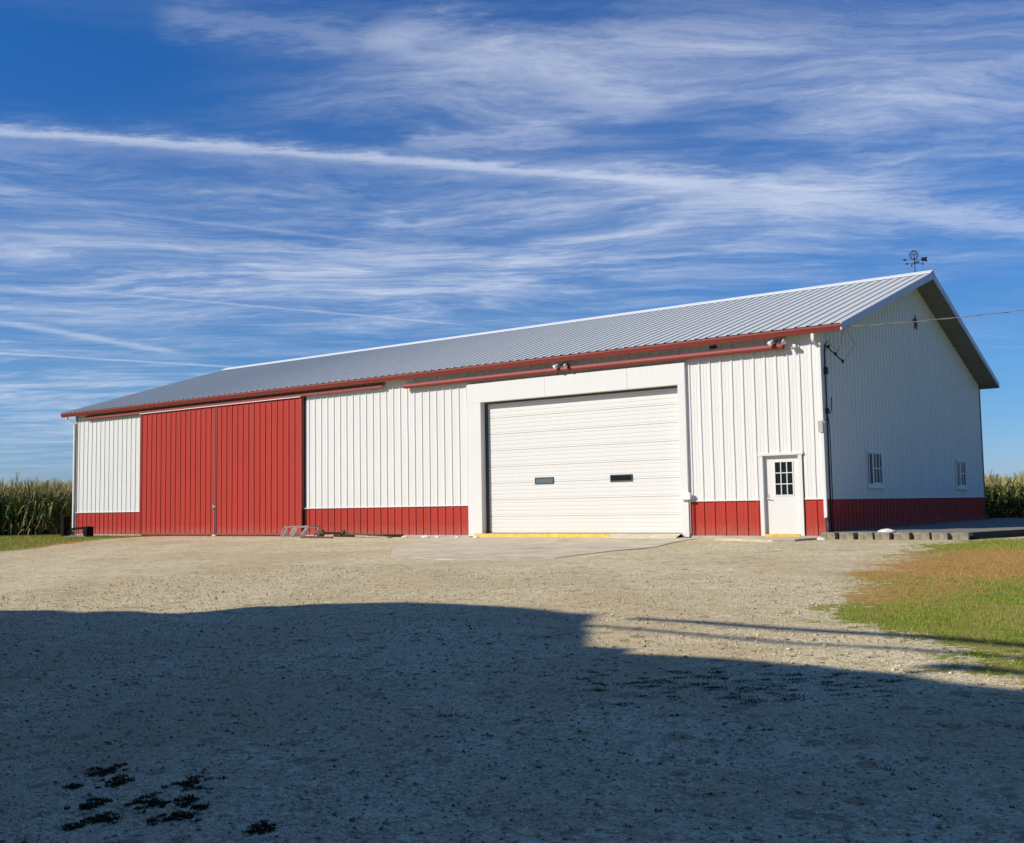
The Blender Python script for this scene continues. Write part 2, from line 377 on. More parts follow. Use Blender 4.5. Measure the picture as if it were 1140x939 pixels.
sc1 = T.node('ShaderNodeSeparateColor'); T.l.new(v1.outputs['Color'], sc1.inputs[0])
sc2 = T.node('ShaderNodeSeparateColor'); T.l.new(v2.outputs['Color'], sc2.inputs[0])
sc3 = T.node('ShaderNodeSeparateColor'); T.l.new(v3.outputs['Color'], sc3.inputs[0])
cr = T.node('ShaderNodeValToRGB'); T.set(cr.inputs[0], sc1.outputs[0])
el = cr.color_ramp.elements; el[0].position = 0; el[0].color = (.17, .135, .085, 1); el[1].position = 1; el[1].color = (.97, .88, .62, 1)
for pos, c in [(.2, (.34, .285, .185)), (.5, (.68, .575, .36)), (.8, (.92, .79, .52))]:
    e = el.new(pos); e.color = rgba(c)
fine = T.mix(.35, cr.outputs[0], T.mix(sc2.outputs[0], (.22, .18, .115, 1), (1.0, .86, .56, 1)))
fine = T.mix(.30, fine, T.mix(T.sstep(sc3.outputs[1], .1, .6), (.24, .19, .12, 1), (.84, .72, .47, 1)))
spk = T.noise(O, 5.5, 7, .78); fine = T.mix(T.math('MULTIPLY', T.sstep(spk, .50, .66), .34), fine, (.36, .29, .18, 1))
fine = T.mix(T.math('MULTIPLY', T.sstep(spk, .50, .38), .30), fine, (.88, .79, .56, 1))
big = T.noise(O, .28, 6, .68); mid = T.noise(O, 2.3, 6, .65)
fine = T.mix(T.math('MULTIPLY', T.sstep(big, .42, .60), .50), fine, (.50, .37, .20, 1))
fine = T.mix(T.math('MULTIPLY', T.sstep(mid, .50, .74), .34), fine, (.33, .265, .165, 1))
stk = T.noise(T.mapping(O, (2, 8, 0), (0, 0, radians(-36)), (.55, 1.9, 1)), 1.9, 8, .74)
fine = T.mix(T.math('MULTIPLY', T.sstep(stk, .55, .68), .45), fine, (.33, .21, .10, 1))
fine = T.mix(T.math('MULTIPLY', T.sstep(stk, .44, .32), .35), fine, (.86, .76, .54, 1))
fine = T.mix(T.math('MULTIPLY', T.math('MULTIPLY', at.outputs['Alpha'], T.sstep(mid, .3, .6)), .38), fine, (.66, .575, .40, 1))
fl = T.voro(T.vmath('ADD', O, T.vmath('MULTIPLY', T.noise(O, 8, 3, .6, out=1), (.12, .12, 0))), 5.0); fs = T.node('ShaderNodeSeparateColor'); T.l.new(fl.outputs['Color'], fs.inputs[0])
fsz = T.math('MULTIPLY', T.math('SUBTRACT', fs.outputs[0], .52), .95)
fine = T.mix(T.math('MULTIPLY', T.sstep(T.math('SUBTRACT', fl.outputs['Distance'], fsz), .06, -.05), .62), fine, T.mix(fs.outputs[1], (.22, .17, .10, 1), (.36, .24, .13, 1)))
fine = T.mix(T.math('MULTIPLY', T.sstep(T.math('SUBTRACT', fl.outputs['Distance'], T.math('MULTIPLY', T.math('SUBTRACT', fs.outputs[2], .72), 1.1)), .03, -.03), .40), fine, (.98, .90, .68, 1))
fine = T.mix(1.0, fine, (1.10, 1.085, 1.03, 1), 'MULTIPLY')
tufts = T.noise(T.mapping(O, (9, 4, 0), (0, 0, radians(36)), (1.2, 3.2, 1)), 2.2, 7, .7)
fine = T.mix(T.math('MULTIPLY', T.sstep(tufts, .645, .70), .55), fine, (.13, .10, .05, 1))
gn = T.noise(O, 1.1, 8, .68); gn2 = T.noise(O, 9, 6, .7)
lawn = T.mix(T.sstep(T.noise(O, 14, 6, .7), .3, .7), (.12, .155, .016, 1), (.36, .40, .040, 1))
lawn = T.mix(T.math('MULTIPLY', T.sstep(T.noise(O, .9, 5, .6), .42, .60), .75), lawn, (.36, .27, .075, 1))
deadc = T.mix(T.sstep(gn2, .35, .68), (.44, .19, .055, 1), (.56, .36, .12, 1))
dm = T.sstep(T.math('ADD', sp.outputs[1], T.math('ADD', T.math('MULTIPLY', T.math('SUBTRACT', gn, .5), 1.7), T.math('MULTIPLY', T.math('SUBTRACT', gn2, .5), 1.0))), .35, .68)
lawn = T.mix(T.math('MULTIPLY', dm, .85), lawn, deadc)
fine = T.mix(T.math('MULTIPLY', T.math('MULTIPLY', dm, T.sstep(gn2, .42, .6)), .38), fine, (.38, .22, .11, 1))
gd = T.math('MULTIPLY', T.math('SUBTRACT', sp.outputs[0], .5), 4.0)
gdn = T.math('ADD', gd, T.math('ADD', T.math('MULTIPLY', T.math('SUBTRACT', gn, .5), 3.4), T.math('MULTIPLY', T.math('SUBTRACT', gn2, .5), 2.6)))
gmask = T.sstep(gdn, -.12, .22)
c = T.mix(gmask, fine, lawn)
wn = T.noise(T.mapping(O, (0,0,0), (0,0,radians(36)), (1.0, 2.2, 1)), 6.0, 7, .72)
wm = T.sstep(T.math('ADD', sp.outputs[2], T.math('MULTIPLY', T.math('SUBTRACT', wn, .5), 2.2)), .42, .62)
c = T.mix(T.math('MULTIPLY', wm, .85), c, T.mix(T.noise(O, 25, 4), (.022, .022, .008, 1), (.075, .07, .026, 1)))
T.set(b.inputs['Base Color'], c); b.inputs['Roughness'].default_value = .95; b.inputs['Specular IOR Level'].default_value = .2
hgt = T.math('ADD', T.math('MULTIPLY', v1.outputs['Distance'], -.9), T.math('ADD', T.math('MULTIPLY', sc1.outputs[1], .5), T.math('MULTIPLY', v2.outputs['Distance'], -.35)))
hgt = T.math('ADD', hgt, T.math('MULTIPLY', sc3.outputs[0], .5))
hgt = T.math('ADD', hgt, T.math('MULTIPLY', T.noise(O, 7, 5, .6), 1.2))
bn = T.node('ShaderNodeBump'); bn.inputs['Strength'].default_value = .9; bn.inputs['Distance'].default_value = .013
T.set(bn.inputs['Height'], hgt); T.l.new(bn.outputs[0], b.inputs['Normal'])
me.materials.append(gm)
ground = bpy.data.objects.new('ground', me); col.objects.link(ground); tag(ground, kind='structure')

# concrete apron in front of the overhead door
def sheet_on_ground(name, poly, lift, material, step=.25, skirt=.10, flat=None, kind='structure'):
    bm = bmesh.new(); vs = []
    P2 = []
    for i in range(len(poly)):
        a = Vector(poly[i]); b_ = Vector(poly[(i+1) % len(poly)]); n = max(1, int((b_-a).length/step))
        for k in range(n):
            p = a.lerp(b_, k/n); P2.append((p.x + .05*mnoise.noise(Vector((p.x*2, p.y*2, 1))), p.y + .05*mnoise.noise(Vector((p.x*2, p.y*2, 7)))))
    for p in P2: vs.append(bm.verts.new((p[0], p[1], 0)))
    f = bm.faces.new(vs); bmesh.ops.triangulate(bm, faces=[f])
    x0, x1 = min(p[0] for p in P2), max(p[0] for p in P2); y0, y1 = min(p[1] for p in P2), max(p[1] for p in P2)
    for ax, lo, hi in ((0, x0, x1), (1, y0, y1)):
        k = lo+.4
        while k < hi:
            no = (1, 0, 0) if ax == 0 else (0, 1, 0); co = (k, 0, 0) if ax == 0 else (0, k, 0)
            bmesh.ops.bisect_plane(bm, geom=bm.verts[:]+bm.edges[:]+bm.faces[:], plane_co=co, plane_no=no); k += .4
    for v in bm.verts:
        z = float(gh(v.co.x, v.co.y)) if flat is None else flat
        v.co.z = z + (lift(v.co.x, v.co.y) if callable(lift) else lift)
    edges = [e for e in bm.edges if e.is_boundary]
    r_ = bmesh.ops.extrude_edge_only(bm, edges=edges)
    for v in [g for g in r_['geom'] if isinstance(g, bmesh.types.BMVert)]: v.co.z -= skirt
    bmesh.ops.recalc_face_normals(bm, faces=bm.faces)
    m_ = bpy.data.meshes.new(name); bm.to_mesh(m_); bm.free(); m_.materials.append(material)
    o = bpy.data.objects.new(name, m_); col.objects.link(o)
    if kind: o['kind'] = kind
    return o
sheet_on_ground('concrete_apron', [(-12.6, -.35), (-9.6, -5.6), (-7.4, -8.1), (-5.3, -8.3), (-3.2, -7.6), (-2.65, -4.1), (-3.0, -1.2), (-3.9, -.2)],
                lambda x, y: .008 + .020*float(sm(-3.4, -2.8, x))*.45, CONC)
sheet_on_ground('doorstep_slab', [(-2.3, -.34), (-2.2, -1.9), (-.45, -2.5), (-.02, -2.3), (.22, -.55)], .05, CONC)

# ------------------------------------------------------------------ the barn
L, Wd, OV, GO, HE, HR = 33.35, 17.30, .36, .67, 5.34, 8.16
RY = Wd/2; SLOPE = (HR-HE)/(RY+OV); DECK = .15
def roof_under(y):                       # underside of the roof deck
    return HE-.02-DECK + SLOPE*(min(y, Wd-y)+OV)
barn = empty('machine_shed', (-L/2, 0, 0))
tag(barn, 'long white and red ribbed steel barn with low grey gable roof beside gravel yard', 'barn')
FR = lambda u, d, z: (u, -d, z)          # front wall
GB = lambda u, d, z: (d, u, z)           # right gable wall
BK = lambda u, d, z: (u, Wd+d, z)
LF = lambda u, d, z: (-L-d, u, z)
HW = roof_under(0)+.01
WZ = .985
for u0, u1, z0 in [(-L, -28.2, WZ), (-19.1, -11.44, WZ), (-28.2, -19.1, 0), (-3.80, -1.78, WZ), (-.56, 0, WZ)]:
    corr(MB(), FR, u0, u1, z0, HW, phase=-.27).build('front_wall', WHITE, barn, fix=False)
corr(MB(), FR, -11.44, -3.80, 4.80, HW, phase=-.27, segs=2).build('front_wall', WHITE, barn, fix=False)
corr(MB(), FR, -1.78, -.56, 2.2, HW, phase=-.27).build('front_wall', WHITE, barn, fix=False)
for u0, u1 in [(-L, -28.45), (-19.0, -11.44), (-3.80, -1.78), (-.56, 0)]:
    corr(MB(), FR, u0, u1, .05, WZ, segs=2, phase=-.27).build('front_wainscot', RED, barn, fix=False)
gw = MB()
corr(gw, GB, 0, Wd, WZ, lambda u: roof_under(u)+.02, segs=8, jit=.004, per=.305, phase=.1)
gw.build('gable_wall', WHITE, barn, fix=False)
gr_ = MB(); corr(gr_, GB, 0, Wd, .05, WZ, segs=1, jit=0, per=.305, phase=.1); gr_.build('gable_wainscot', RED, barn, fix=False)
o = MB(); corr(o, BK, -L, 0, 0, HW, segs=1, jit=0, minor=False); o.build('rear_wall', WHITE, barn, fix=False)
o = MB(); corr(o, LF, 0, Wd, 0, lambda u: roof_under(u)+.02, segs=1, jit=0, minor=False); o.build('left_gable_wall', WHITE, barn, fix=False)
# trims
for u0, u1 in [(-L, -28.5), (-18.95, -11.44), (-3.80, -1.78), (-.56, -.02)]:
    MB().box(u0, u1, -.040, .01, WZ-.012, WZ+.016).build('wainscot_flashing', SMOOTHW, barn)
MB().box(-.01, .040, .02, Wd, WZ-.012, WZ+.014).build('wainscot_flashing', SMOOTHW, barn)
for u0, u1 in [(-L-.02, -28.5), (-18.95, -11.46), (-3.76, .02)]:
    MB().box(u0, u1, -.050, .02, -.05, .055).build('base_trim', GREYTRIM, barn)
MB().box(-.02, .045, .03, Wd, -.05, .05).build('base_trim', GREYTRIM, barn)
t = MB()
t.prism_x([(-.035, 0.98), (-.035, HW), (.06, HW), (.06, .98)], -.10, .035)
t.build('corner_trim', SMOOTHW, barn, bevel=.004)
MB().box(-.09, .036, -.036, .06, .04, .978).build('corner_trim', RED, barn)
MB().box(-.05, .04, Wd-.09, Wd+.04, 0, roof_under(Wd)).build('corner_trim', DARK, barn)
MB().box(-L-.04, -L+.09, -.037, .06, 0, HW).build('corner_trim', GREYTRIM, barn)
# roof
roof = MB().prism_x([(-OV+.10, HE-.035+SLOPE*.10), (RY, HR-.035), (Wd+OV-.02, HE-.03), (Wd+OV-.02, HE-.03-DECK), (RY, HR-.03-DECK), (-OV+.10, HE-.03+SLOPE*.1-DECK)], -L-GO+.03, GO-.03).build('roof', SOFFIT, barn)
rs = MB()
sl_len = math.hypot(RY+OV, HR-HE); ny_, nz_ = -(HR-HE)/sl_len, (RY+OV)/sl_len
def RF(u, d, v):   # front slope, v 0 at the eave and 1 at the ridge
    return (u, -OV+(RY+OV)*v + ny_*d, HE+(HR-HE)*v + nz_*d)
def RB(u, d, v): return (u, Wd+OV-(RY+OV)*v - ny_*d, HE+(HR-HE)*v + nz_*d)
corr(rs, RF, -L-GO, GO, 0.006, 1.0, segs=8, jit=.006, h=.026, minor=False, phase=.1, per=.3127)
corr(rs, RB, -L-GO, GO, 0.0, 1.0, segs=1, jit=0, h=.022, minor=False, phase=.1)
rs.build('roofing', ROOFM, roof, fix=False)
rc = MB()
a = .30
rc.prism_x([(RY-a, HR+.034-SLOPE*a), (RY, HR+.075), (RY+a, HR+.034-SLOPE*a), (RY+a, HR+.020-SLOPE*a), (RY, HR+.055), (RY-a, HR+.020-SLOPE*a)], -L-GO-.01, GO+.01)
rc.build('ridge_cap', RIDGEM, roof)
for xx in (GO, -L-GO):
    x0, x1 = (xx-.03, xx+.015) if xx > 0 else (xx-.015, xx+.03)
    for sgn in (1, -1):
        f = (lambda y: y) if sgn == 1 else (lambda y: Wd-y)
        MB().prism_x([(f(-OV+.002), HE+.012), (f(RY), HR+.012), (f(RY), HR-.22), (f(-OV+.002), HE-.17)], x0, x1).build('rake_fascia', RAKE, roof)
ef = MB().box(-L-GO+.02, GO-.02, -OV+.085, -OV+.10, HE-.165, HE-.02)
ef.build('eave_fascia', REDTRIM, roof)
# gutter
g = MB(); pr = [(-.02, .0), (-.02, .12), (-.105, .15), (-.125, .15), (-.125, .11), (-.10, .07), (-.075, .03), (-.06, 0)]
pr = [(-OV+.10+y, HE-.165+z) for y, z in pr]
g.prism_x(pr, -L-GO, GO+.005)
g.build('gutter', REDTRIM, barn, fix=True)
# downspouts
def downspout(pts, lowpts, name='downspout'):
    d = MB()
    for a_, b_ in zip(pts[:-1], pts[1:]): d.bar(a_, b_, .085, .07, (0, 1, 0))
    o = d.build(name, SMOOTHW, barn, bevel=.01)
    if lowpts: MB().tube(lowpts, .055, 10).build('drain_pipe', DARK, barn, smooth=True)
downspout([(-.10, -.27, 5.21), (-.10, -.27, 5.00), (-.02, -.085, 4.84)], None)
downspout([(-.01, -.085, 4.86), (-.005, -.085, .50)], [(0.03, -.085, .52), (.04, -.09, .2), (.05, -.12, .03), (.12, -.35, -.02)])
downspout([(-L-.35, -.27, 5.19), (-L-.35, -.25, 5.05), (-L-.02, -.09, 4.84)], None)
downspout([(-L-.03, -.085, 4.88), (-L-.03, -.085, .22), (-L-.10, -.30, .10)], None)

# sliding doors with their track cover
def slider(x0, x1, tops):
    m_ = MB(); y = -.115
    corr(m_, lambda u, d, z: (u, y-d, z), x0+.04, x1-.04, .10, 4.96, segs=8, phase=-.27)
    o = m_.build('sliding_door', RED, barn, fix=False)
    e = MB(); e.box(x0, x0+.055, y-.025, y+.065, .04, 4.99); e.box(x1-.055, x1, y-.025, y+.065, .04, 4.99)
    e.box(x0+.055, x1-.055, y-.024, y+.065, .04, .105)
    e.build('door_edge', REDTRIM, o, bevel=.004)
    e = MB().box(x0+.055, x1-.055, y-.02, y+.06, 4.955, 4.995); e.build('door_top_rail', REDTRIM, o)
    return o
d1 = slider(-28.52, -23.74, 0); d2 = slider(-23.715, -18.97, 0)
h = MB(); h.tube([(-23.80, -.16, 1.02), (-23.80, -.20, 1.04), (-23.80, -.20, 1.22), (-23.80, -.16, 1.24)], .014, 8); h.box(-23.88, -23.72, -.150, -.142, 1.08, 1.17)
h.build('handle', GALV, d1)
MB().tube([(-23.76, -.155, .02), (-23.76, -.155, 1.0)], .012, 8).build('cane_bolt', GALV, d1)
MB().box(-23.83, -23.63, -.22, -.05, -.02, .05).build('door_stop', STONE, barn, bevel=.02)
tr = MB().prism_x([(-.03, 5.13), (-.14, 5.14), (-.185, 5.10), (-.185, 4.995), (-.165, 4.985), (-.165, 5.06), (-.05, 5.10), (-.03, 5.10)], -32.45, -15.0)
tr.build('door_track', REDTRIM, barn)
MB().box(-28.52, -18.97, -.19, -.162, 4.970, 4.992).build('track_lip_highlight', RIDGEM, barn)  # white colour paints the bright highlight along the track's lower lip
MB().box(-18.955, -18.87, -.03, .0, .0, 4.98).build('jamb_trim', DARK, barn)
# round track over the overhead door
MB().tube([(-14.0, -.17, 4.945), (-9, -.17, 4.952), (-.92, -.17, 4.94)], .078, 14).build('round_track', REDTRIM, barn, smooth=False)
for x in np.arange(-13.6, -.9, 1.6): MB().box(x-.02, x+.02, -.15, -.0, 5.0, 5.04).build('track_bracket', REDTRIM, barn)

# overhead door and surround
OX0, OX1 = -10.90, -4.03; OZ = 4.20
sd = MB()
sd.box(-11.44, OX0-.0, -.10, .04, .02, OZ-.001)                     # left casing
sd.box(OX0-.012, OX0, .04, .22, .02, OZ)                           # left reveal
sd.box(OX1, -3.80, -.10, .04, .02, OZ-.001)
sd.box(OX1, OX1+.012, .04, .22, .02, OZ)
sd.box(OX0, OX1, .04, .22, OZ, OZ+.012)
sd.build('door_casing', SMOOTHW, barn, bevel=.004)
hd = MB()
for a_, c_ in [(-11.44, -8.46), (-8.455, -5.62), (-5.615, -3.80)]:
    hd.box(a_, c_, -.102, .04, OZ, 4.80)
hd.build('door_header', SMOOTHW, barn, bevel=.004)
MB().box(OX0, OX0+.10, .125, .155, .03, OZ).box(OX0+.10, OX1, .125, .155, OZ-.055, OZ).build('weather_seal', DARKSEAL, barn)
dp = MB(); nsec = 8; z0 = .115; hs_ = (OZ-z0)/nsec; yd = .165
prof = []
for k in range(nsec):
    zb = z0+k*hs_
    prof += [(yd+.022, zb), (yd, zb+.012)]
    nr = 4
    for j in range(nr):
        zz = zb + .03 + j*(hs_-.03)/nr
        prof += [(yd, zz), (yd+.009, zz+.010), (yd+.009, zz+.020), (yd, zz+.030)]
    prof += [(yd, zb+hs_-.012)]
prof.append((yd+.012, OZ))
VV = []; FF = []
cols_ = np.linspace(OX0+.02, OX1-.0, 13)
for i, x in enumerate(cols_):
    for (yy, zz) in prof: VV.append((x, yy, zz))
npf = len(prof)
for i in range(len(cols_)-1):
    for j in range(npf-1): FF.append((i*npf+j, (i+1)*npf+j, (i+1)*npf+j+1, i*npf+j+1))
dp.add(VV, FF)
ohd = dp.build('overhead_door', DOORW, barn, fix=False)
for x0, x1 in ((-9.05, -8.36), (-6.40, -5.66)):
    fz0, fz1 = 1.585, 1.79
    f = MB(); fr_ = .035
    f.box(x0, x1, yd-.022, yd+.01, fz0, fz0+fr_); f.box(x0, x1, yd-.022, yd+.01, fz1-fr_, fz1)
    f.box(x0, x0+fr_, yd-.022, yd+.01, fz0+fr_, fz1-fr_); f.box(x1-fr_, x1, yd-.022, yd+.01, fz0+fr_, fz1-fr_)
    wf = f.build('door_window', DARKSEAL, ohd, bevel=.008)
    MB().box(x0+fr_, x1-fr_, yd-.012, yd-.004, fz0+fr_, fz1-fr_).build('pane', GLASSM if x0 < -8 else GLASS, wf)
MB().box(OX0+.02, OX1, yd-.01, yd+.02, .095, .118).build('bottom_seal', DARKSEAL, ohd)
# threshold: yellow to the left, bare worn concrete to the right
VV = []; n = 60
for i in range(n+1):
    x = -11.1 + (-6.15+11.1)*i/n; j = .035*mnoise.noise(Vector((x*3, 0, 0))) + .02*mnoise.noise(Vector((x*9, 2, 0)))
    VV += [(x, .24, .108), (x, -.14, .108), (x, -.22+j, .095+.02*mnoise.noise(Vector((x*6, 5, 0)))), (x, -.30+j, -.05)]
MB().add(VV, [(i*4+k, (i+1)*4+k, (i+1)*4+k+1, i*4+k+1) for i in range(n) for k in range(3)]).build('threshold', YELLOW, barn, fix=False)
VV = []; n = 30
for i in range(n+1):
    x = -6.15 + (-4.02+6.15)*i/n; j = .03*mnoise.noise(Vector((x*3, 9, 0)))
    VV += [(x, .24, .106), (x, -.14, .106), (x+.12*i/n, -.70+j, .02), (x+.12*i/n, -.76+j, -.06)]
th = MB().add(VV, [(i*4+k, (i+1)*4+k, (i+1)*4+k+1, i*4+k+1) for i in range(n) for k in range(3)]).build('threshold', BARECONC, barn, fix=False)
th['label'] = 'worn unpainted end of the concrete threshold'
wb = MB(); wb.box(-3.98, -3.70, -.20, -.104, 1.03, 1.22); wb.build('junction_box', WHITEPL, barn, bevel=.012)
MB().tube([(-3.735, -.118, 1.03), (-3.735, -.118, .1)], .014, 8).build('conduit', GREYTRIM, barn)

# entry door
EX0, EX1 = -1.655, -.70
e = MB(); e.box(EX0-.105, EX0, -.045, .03, .02, 2.13); e.box(EX1, EX1+.105, -.045, .03, .02, 2.13); e.box(EX0-.13, EX1+.14, -.06, .03, 2.13, 2.20)
e.box(EX0-.01, EX0, .03, .12, .02, 2.13); e.box(EX1, EX1+.01, .03, .12, .02, 2.13); e.box(EX0, EX1, .03, .12, 2.13, 2.14)
e.build('door_frame', SMOOTHW, barn, bevel=.004)
lx0, lx1, lz0, lz1 = -1.37, -.885, 1.10, 1.965; ye = .062
s_ = MB(); s_.box(EX0, lx0, ye, ye+.04, .10, 2.13); s_.box(lx1, EX1, ye, ye+.04, .10, 2.13); s_.box(lx0, lx1, ye, ye+.04, .10, lz0); s_.box(lx0, lx1, ye, ye+.04, lz1, 2.13)
ed = s_.build('entry_door', DOORW, barn)
f = MB(); k = .028
f.box(lx0-.02, lx1+.02, ye-.012, ye, lz0-.02, lz0+.01); f.box(lx0-.02, lx1+.02, ye-.012, ye, lz1-.01, lz1+.02); f.box(lx0-.02, lx0+.01, ye-.012, ye, lz0+.01, lz1-.01); f.box(lx1-.01, lx1+.02, ye-.012, ye, lz0+.01, lz1-.01)
for i in (1, 2):
    xm = lx0+(lx1-lx0)*i/3; zm = lz0+(lz1-lz0)*i/3
    f.box(xm-.011, xm+.011, ye-.006, ye+.014, lz0+.01, lz1-.01); 
    for j in range(3):
        xa = lx0+(lx1-lx0)*j/3+.011; xb = lx0+(lx1-lx0)*(j+1)/3-.011
        f.box(xa, xb, ye-.004, ye+.014, zm-.011, zm+.011)
wf = f.build('door_window', DOORW, ed)
MB().box(lx0, lx1, ye+.016, ye+.022, lz0, lz1).build('pane', GLASS, wf)
hn = MB().tube([(-1.575, ye, 1.02), (-1.575, ye-.05, 1.02)], .018, 10).tube([(-1.575, ye-.055, 1.02), (-1.47, ye-.055, 1.00)], .012, 8).box(-1.605, -1.545, ye-.008, ye, .97, 1.13)
hn.build('handle', GALV, ed)
for z in (.3, 1.1, 1.9): MB().tube([(EX1-.005, ye-.008, z), (EX1-.005, ye-.008, z+.1)], .009, 6).build('hinge', GALV, ed)
MB().box(EX0, EX1, -.06, .10, .03, .098).build('threshold', YELLOW, barn, bevel=.006)

# gable windows
def gable_window(y0, y1, z0, z1, dark):
    f = MB(); k = .075; x = .045
    f.box(-.03, x, y0-.03, y1+.05, z0-.075, z0); f.box(-.03, x-.004, y0, y0+k*.7, z0, z1); f.box(-.03, x-.004, y1-k*.7, y1, z0, z1)
    f.box(-.03, x+.012, y0-.06, y1+.04, z1, z1+.045)
    wi = f.build('window', SMOOTHW, barn, bevel=.003)
    MB().box(-.03, x+.05, y0-.04, y1+.08, z0-.10, z0-.076).build('sill', SMOOTHW, wi)
    ym = y0+(y1-y0)*.42
    s2 = MB(); s2.box(-.02, .030, ym-.04, ym+.04, z0, z1)
    s2.box(-.02, .026, y0+k*.7, ym-.04, z0, z0+.04); s2.box(-.02, .026, y0+k*.7, ym-.04, z1-.04, z1)
    s2.box(-.02, .024, ym+.04, y1-k*.7, z0, z0+.07); s2.box(-.02, .024, ym+.04, y1-k*.7, z1-.035, z1)
    s2.box(-.02, .020, ym+.04, y1-k*.7, (z0+z1)/2, (z0+z1)/2+.03)
    s2.build('sash', SMOOTHW, wi)
    MB().box(-.02, .0305-.0165, y0+k*.7, ym-.04, z0+.04, z1-.04).build('pane', GLASS, wi)
    MB().box(-.02, .012, ym+.04, y1-k*.7, z0+.07, z1-.035).build('pane', GLASS, wi)
gable_window(3.22, 4.58, 1.36, 2.27, 0); gable_window(13.10, 14.48, 1.36, 2.27, 1)

# lamps on the front wall
def flood(x, y, z):
    m_ = MB(); m_.box(x-.07, x+.07, y-.03, 0, z-.07, z+.05)
    for sx in (-1, 1):
        m_.tube([(x, y-.02, z), (x+sx*.12, y-.08, z+.02)], .016, 6)
    o = m_.build('floodlight', DARK, barn)
    for sx in (-1, 1):
        p = Vector((x+sx*.16, y-.10, z-.0)); d = Vector((sx*.35, -.75, -.65)).normalized()
        MB().tube([p-d*.05, p, p+d*.07, p+d*.10, p+d*.11], [.03, .035, .06, .068, .055], 14).build('lamp_head', WHITEPL if sx < 0 else GALV, o, smooth=True)
flood(-7.72, -.19, 5.07); flood(-1.02, -.19, 5.07)
MB().tube([(-.66, -.03, 4.93), (-.66, -.10, 4.93), (-.60, -.19, 4.90), (-.60, -.20, 4.90)], [.05, .05, .045, .02], 12).build('motion_sensor', WHITEPL, barn, smooth=True)
MB().box(-3.05, -2.86, -.07, 0, 5.10, 5.16).build('junction_box', DARK, barn)

# electric service on the gable corner
cd = MB(); cd.tube([(.060, .10, .05), (.060, .10, 4.75), (.08, .10, 4.92), (.15, .08, 4.97)], .02, 10)
cd.build('service_conduit', DARK, barn, smooth=True)
MB().box(.03, .12, .05, .17, 4.15, 4.33).build('meter_box', DARK, barn, bevel=.01)
MB().box(.03, .11, .05, .16, 3.14, 3.28).build('junction_box', DARK, barn, bevel=.01)
MB().tube([(.045, .30, .05), (.045, .30, 2.5), (.06, .22, 2.9), (.06, .14, 3.1)], .012, 8).tube([(.05, .3, 3.15), (.06, .45, 3.25), (.05, .5, 3.6)], .012, 6).build('conduit', DARK, barn, smooth=True)
MB().box(.0, .06, -.12, .15, 2.88, 2.95).box(-.10, .02, -.15, -.10, 2.66, 2.95).build('bracket', GREYTRIM, barn)
ins = MB().bar((.03, .25, 4.92), (.30, .75, 4.52), .024)
for k_ in (0, .5, 1): 
    p = Vector((.10, .30, 4.88)).lerp(Vector((.30, .75, 4.52)), k_); ins.tube([p-Vector((0,0,.05)), p, p+Vector((0,0,.05))], [.02, .038, .02], 8)
ins.build('insulator_bracket', DARK, barn)
# five-pointed barn star
st = MB(); cy_, cz_ = 8.76, 6.62; R_, r_i = .29, .12
pts = [(.03, cy_+(R_ if k % 2 == 0 else r_i)*sin(k*pi/5), cz_+(R_ if k % 2 == 0 else r_i)*cos(k*pi/5)) for k in range(10)]
st.add(pts+[(.10, cy_, cz_), (.028, cy_, cz_)], [(k, (k+1) % 10, 10) for k in range(10)] + [((k+1) % 10, k, 11) for k in range(10)])
st.build('wall_star', HEXM, barn)

# ------------------------------------------------------------------ weathervane on the ridge
wv = empty('weathervane', (.13, RY, HR+.06)); tag(wv, 'small black weathervane with ring, arrow and compass arms on the roof ridge', 'weathervane')
bx, by, bz = .13, RY, HR+.06
MB().tube([(bx, by, bz), (bx, by, bz+.62)], .018, 8).tube([(bx, by, bz+.36), (bx, by, bz+.40), (bx, by, bz+.44)], [.02, .05, .02], 10).build('mast', DARK, wv)
arm = MB(); A = .26
ux = Vector((cos(YAW), sin(YAW), 0)); uy = Vector((-sin(YAW), cos(YAW), 0)); c0 = Vector((bx, by, bz+.36))
arm.bar(c0-ux*A, c0+ux*A, .014).bar(c0-uy*A, c0+uy*A, .014); arm.build('compass_arms', DARK, wv)
for ch, dr in (('N', -ux), ('S', ux), ('E', uy), ('W', -uy)):
    cu = bpy.data.curves.new('letter', 'FONT'); cu.body = ch; cu.size = .11; cu.extrude = .006; cu.align_x = 'CENTER'; cu.align_y = 'CENTER'; cu.offset = .006
    tmp = bpy.data.objects.new('tmp', cu); col.objects.link(tmp); bpy.context.view_layer.update()
    mm = bpy.data.meshes.new_from_object(tmp.evaluated_get(bpy.context.evaluated_depsgraph_get())); bpy.data.objects.remove(tmp)
    Mx = Matrix((( ux.x, 0, uy.x, 0), (ux.y, 0, uy.y, 0), (0, 1, 0, 0), (0, 0, 0, 1)))
    mm.transform(Mx); mm.materials.clear(); mm.materials.append(DARK)
    o = bpy.data.objects.new('compass_letter', mm); col.objects.link(o); o.parent = wv
    o.location = (c0+dr*(A+.05)-Vector((bx, by, bz)) - Vector((0, 0, .02)))
av = MB(); ca_ = Vector((bx, by, bz+.50))
av.bar(ca_-ux*.36, ca_+ux*.30, .016)
def plate(ptsuv):
    V = [ca_+ux*u_+Vector((0,0,v_))+uy*s2 for s2 in (-.006, .006) for u_, v_ in ptsuv]; n = len(ptsuv)
    av.add(V, [tuple(range(n)), tuple(range(2*n-1, n-1, -1))]+[(i, i+n, (i+1) % n+n, (i+1) % n) for i in range(n)])
plate([(-.48, 0), (-.34, .05), (-.34, -.05)]); plate([(.26, -.05), (.26, .09), (.50, .11), (.46, .02), (.50, -.06)])
av.build('arrow', DARK, wv)
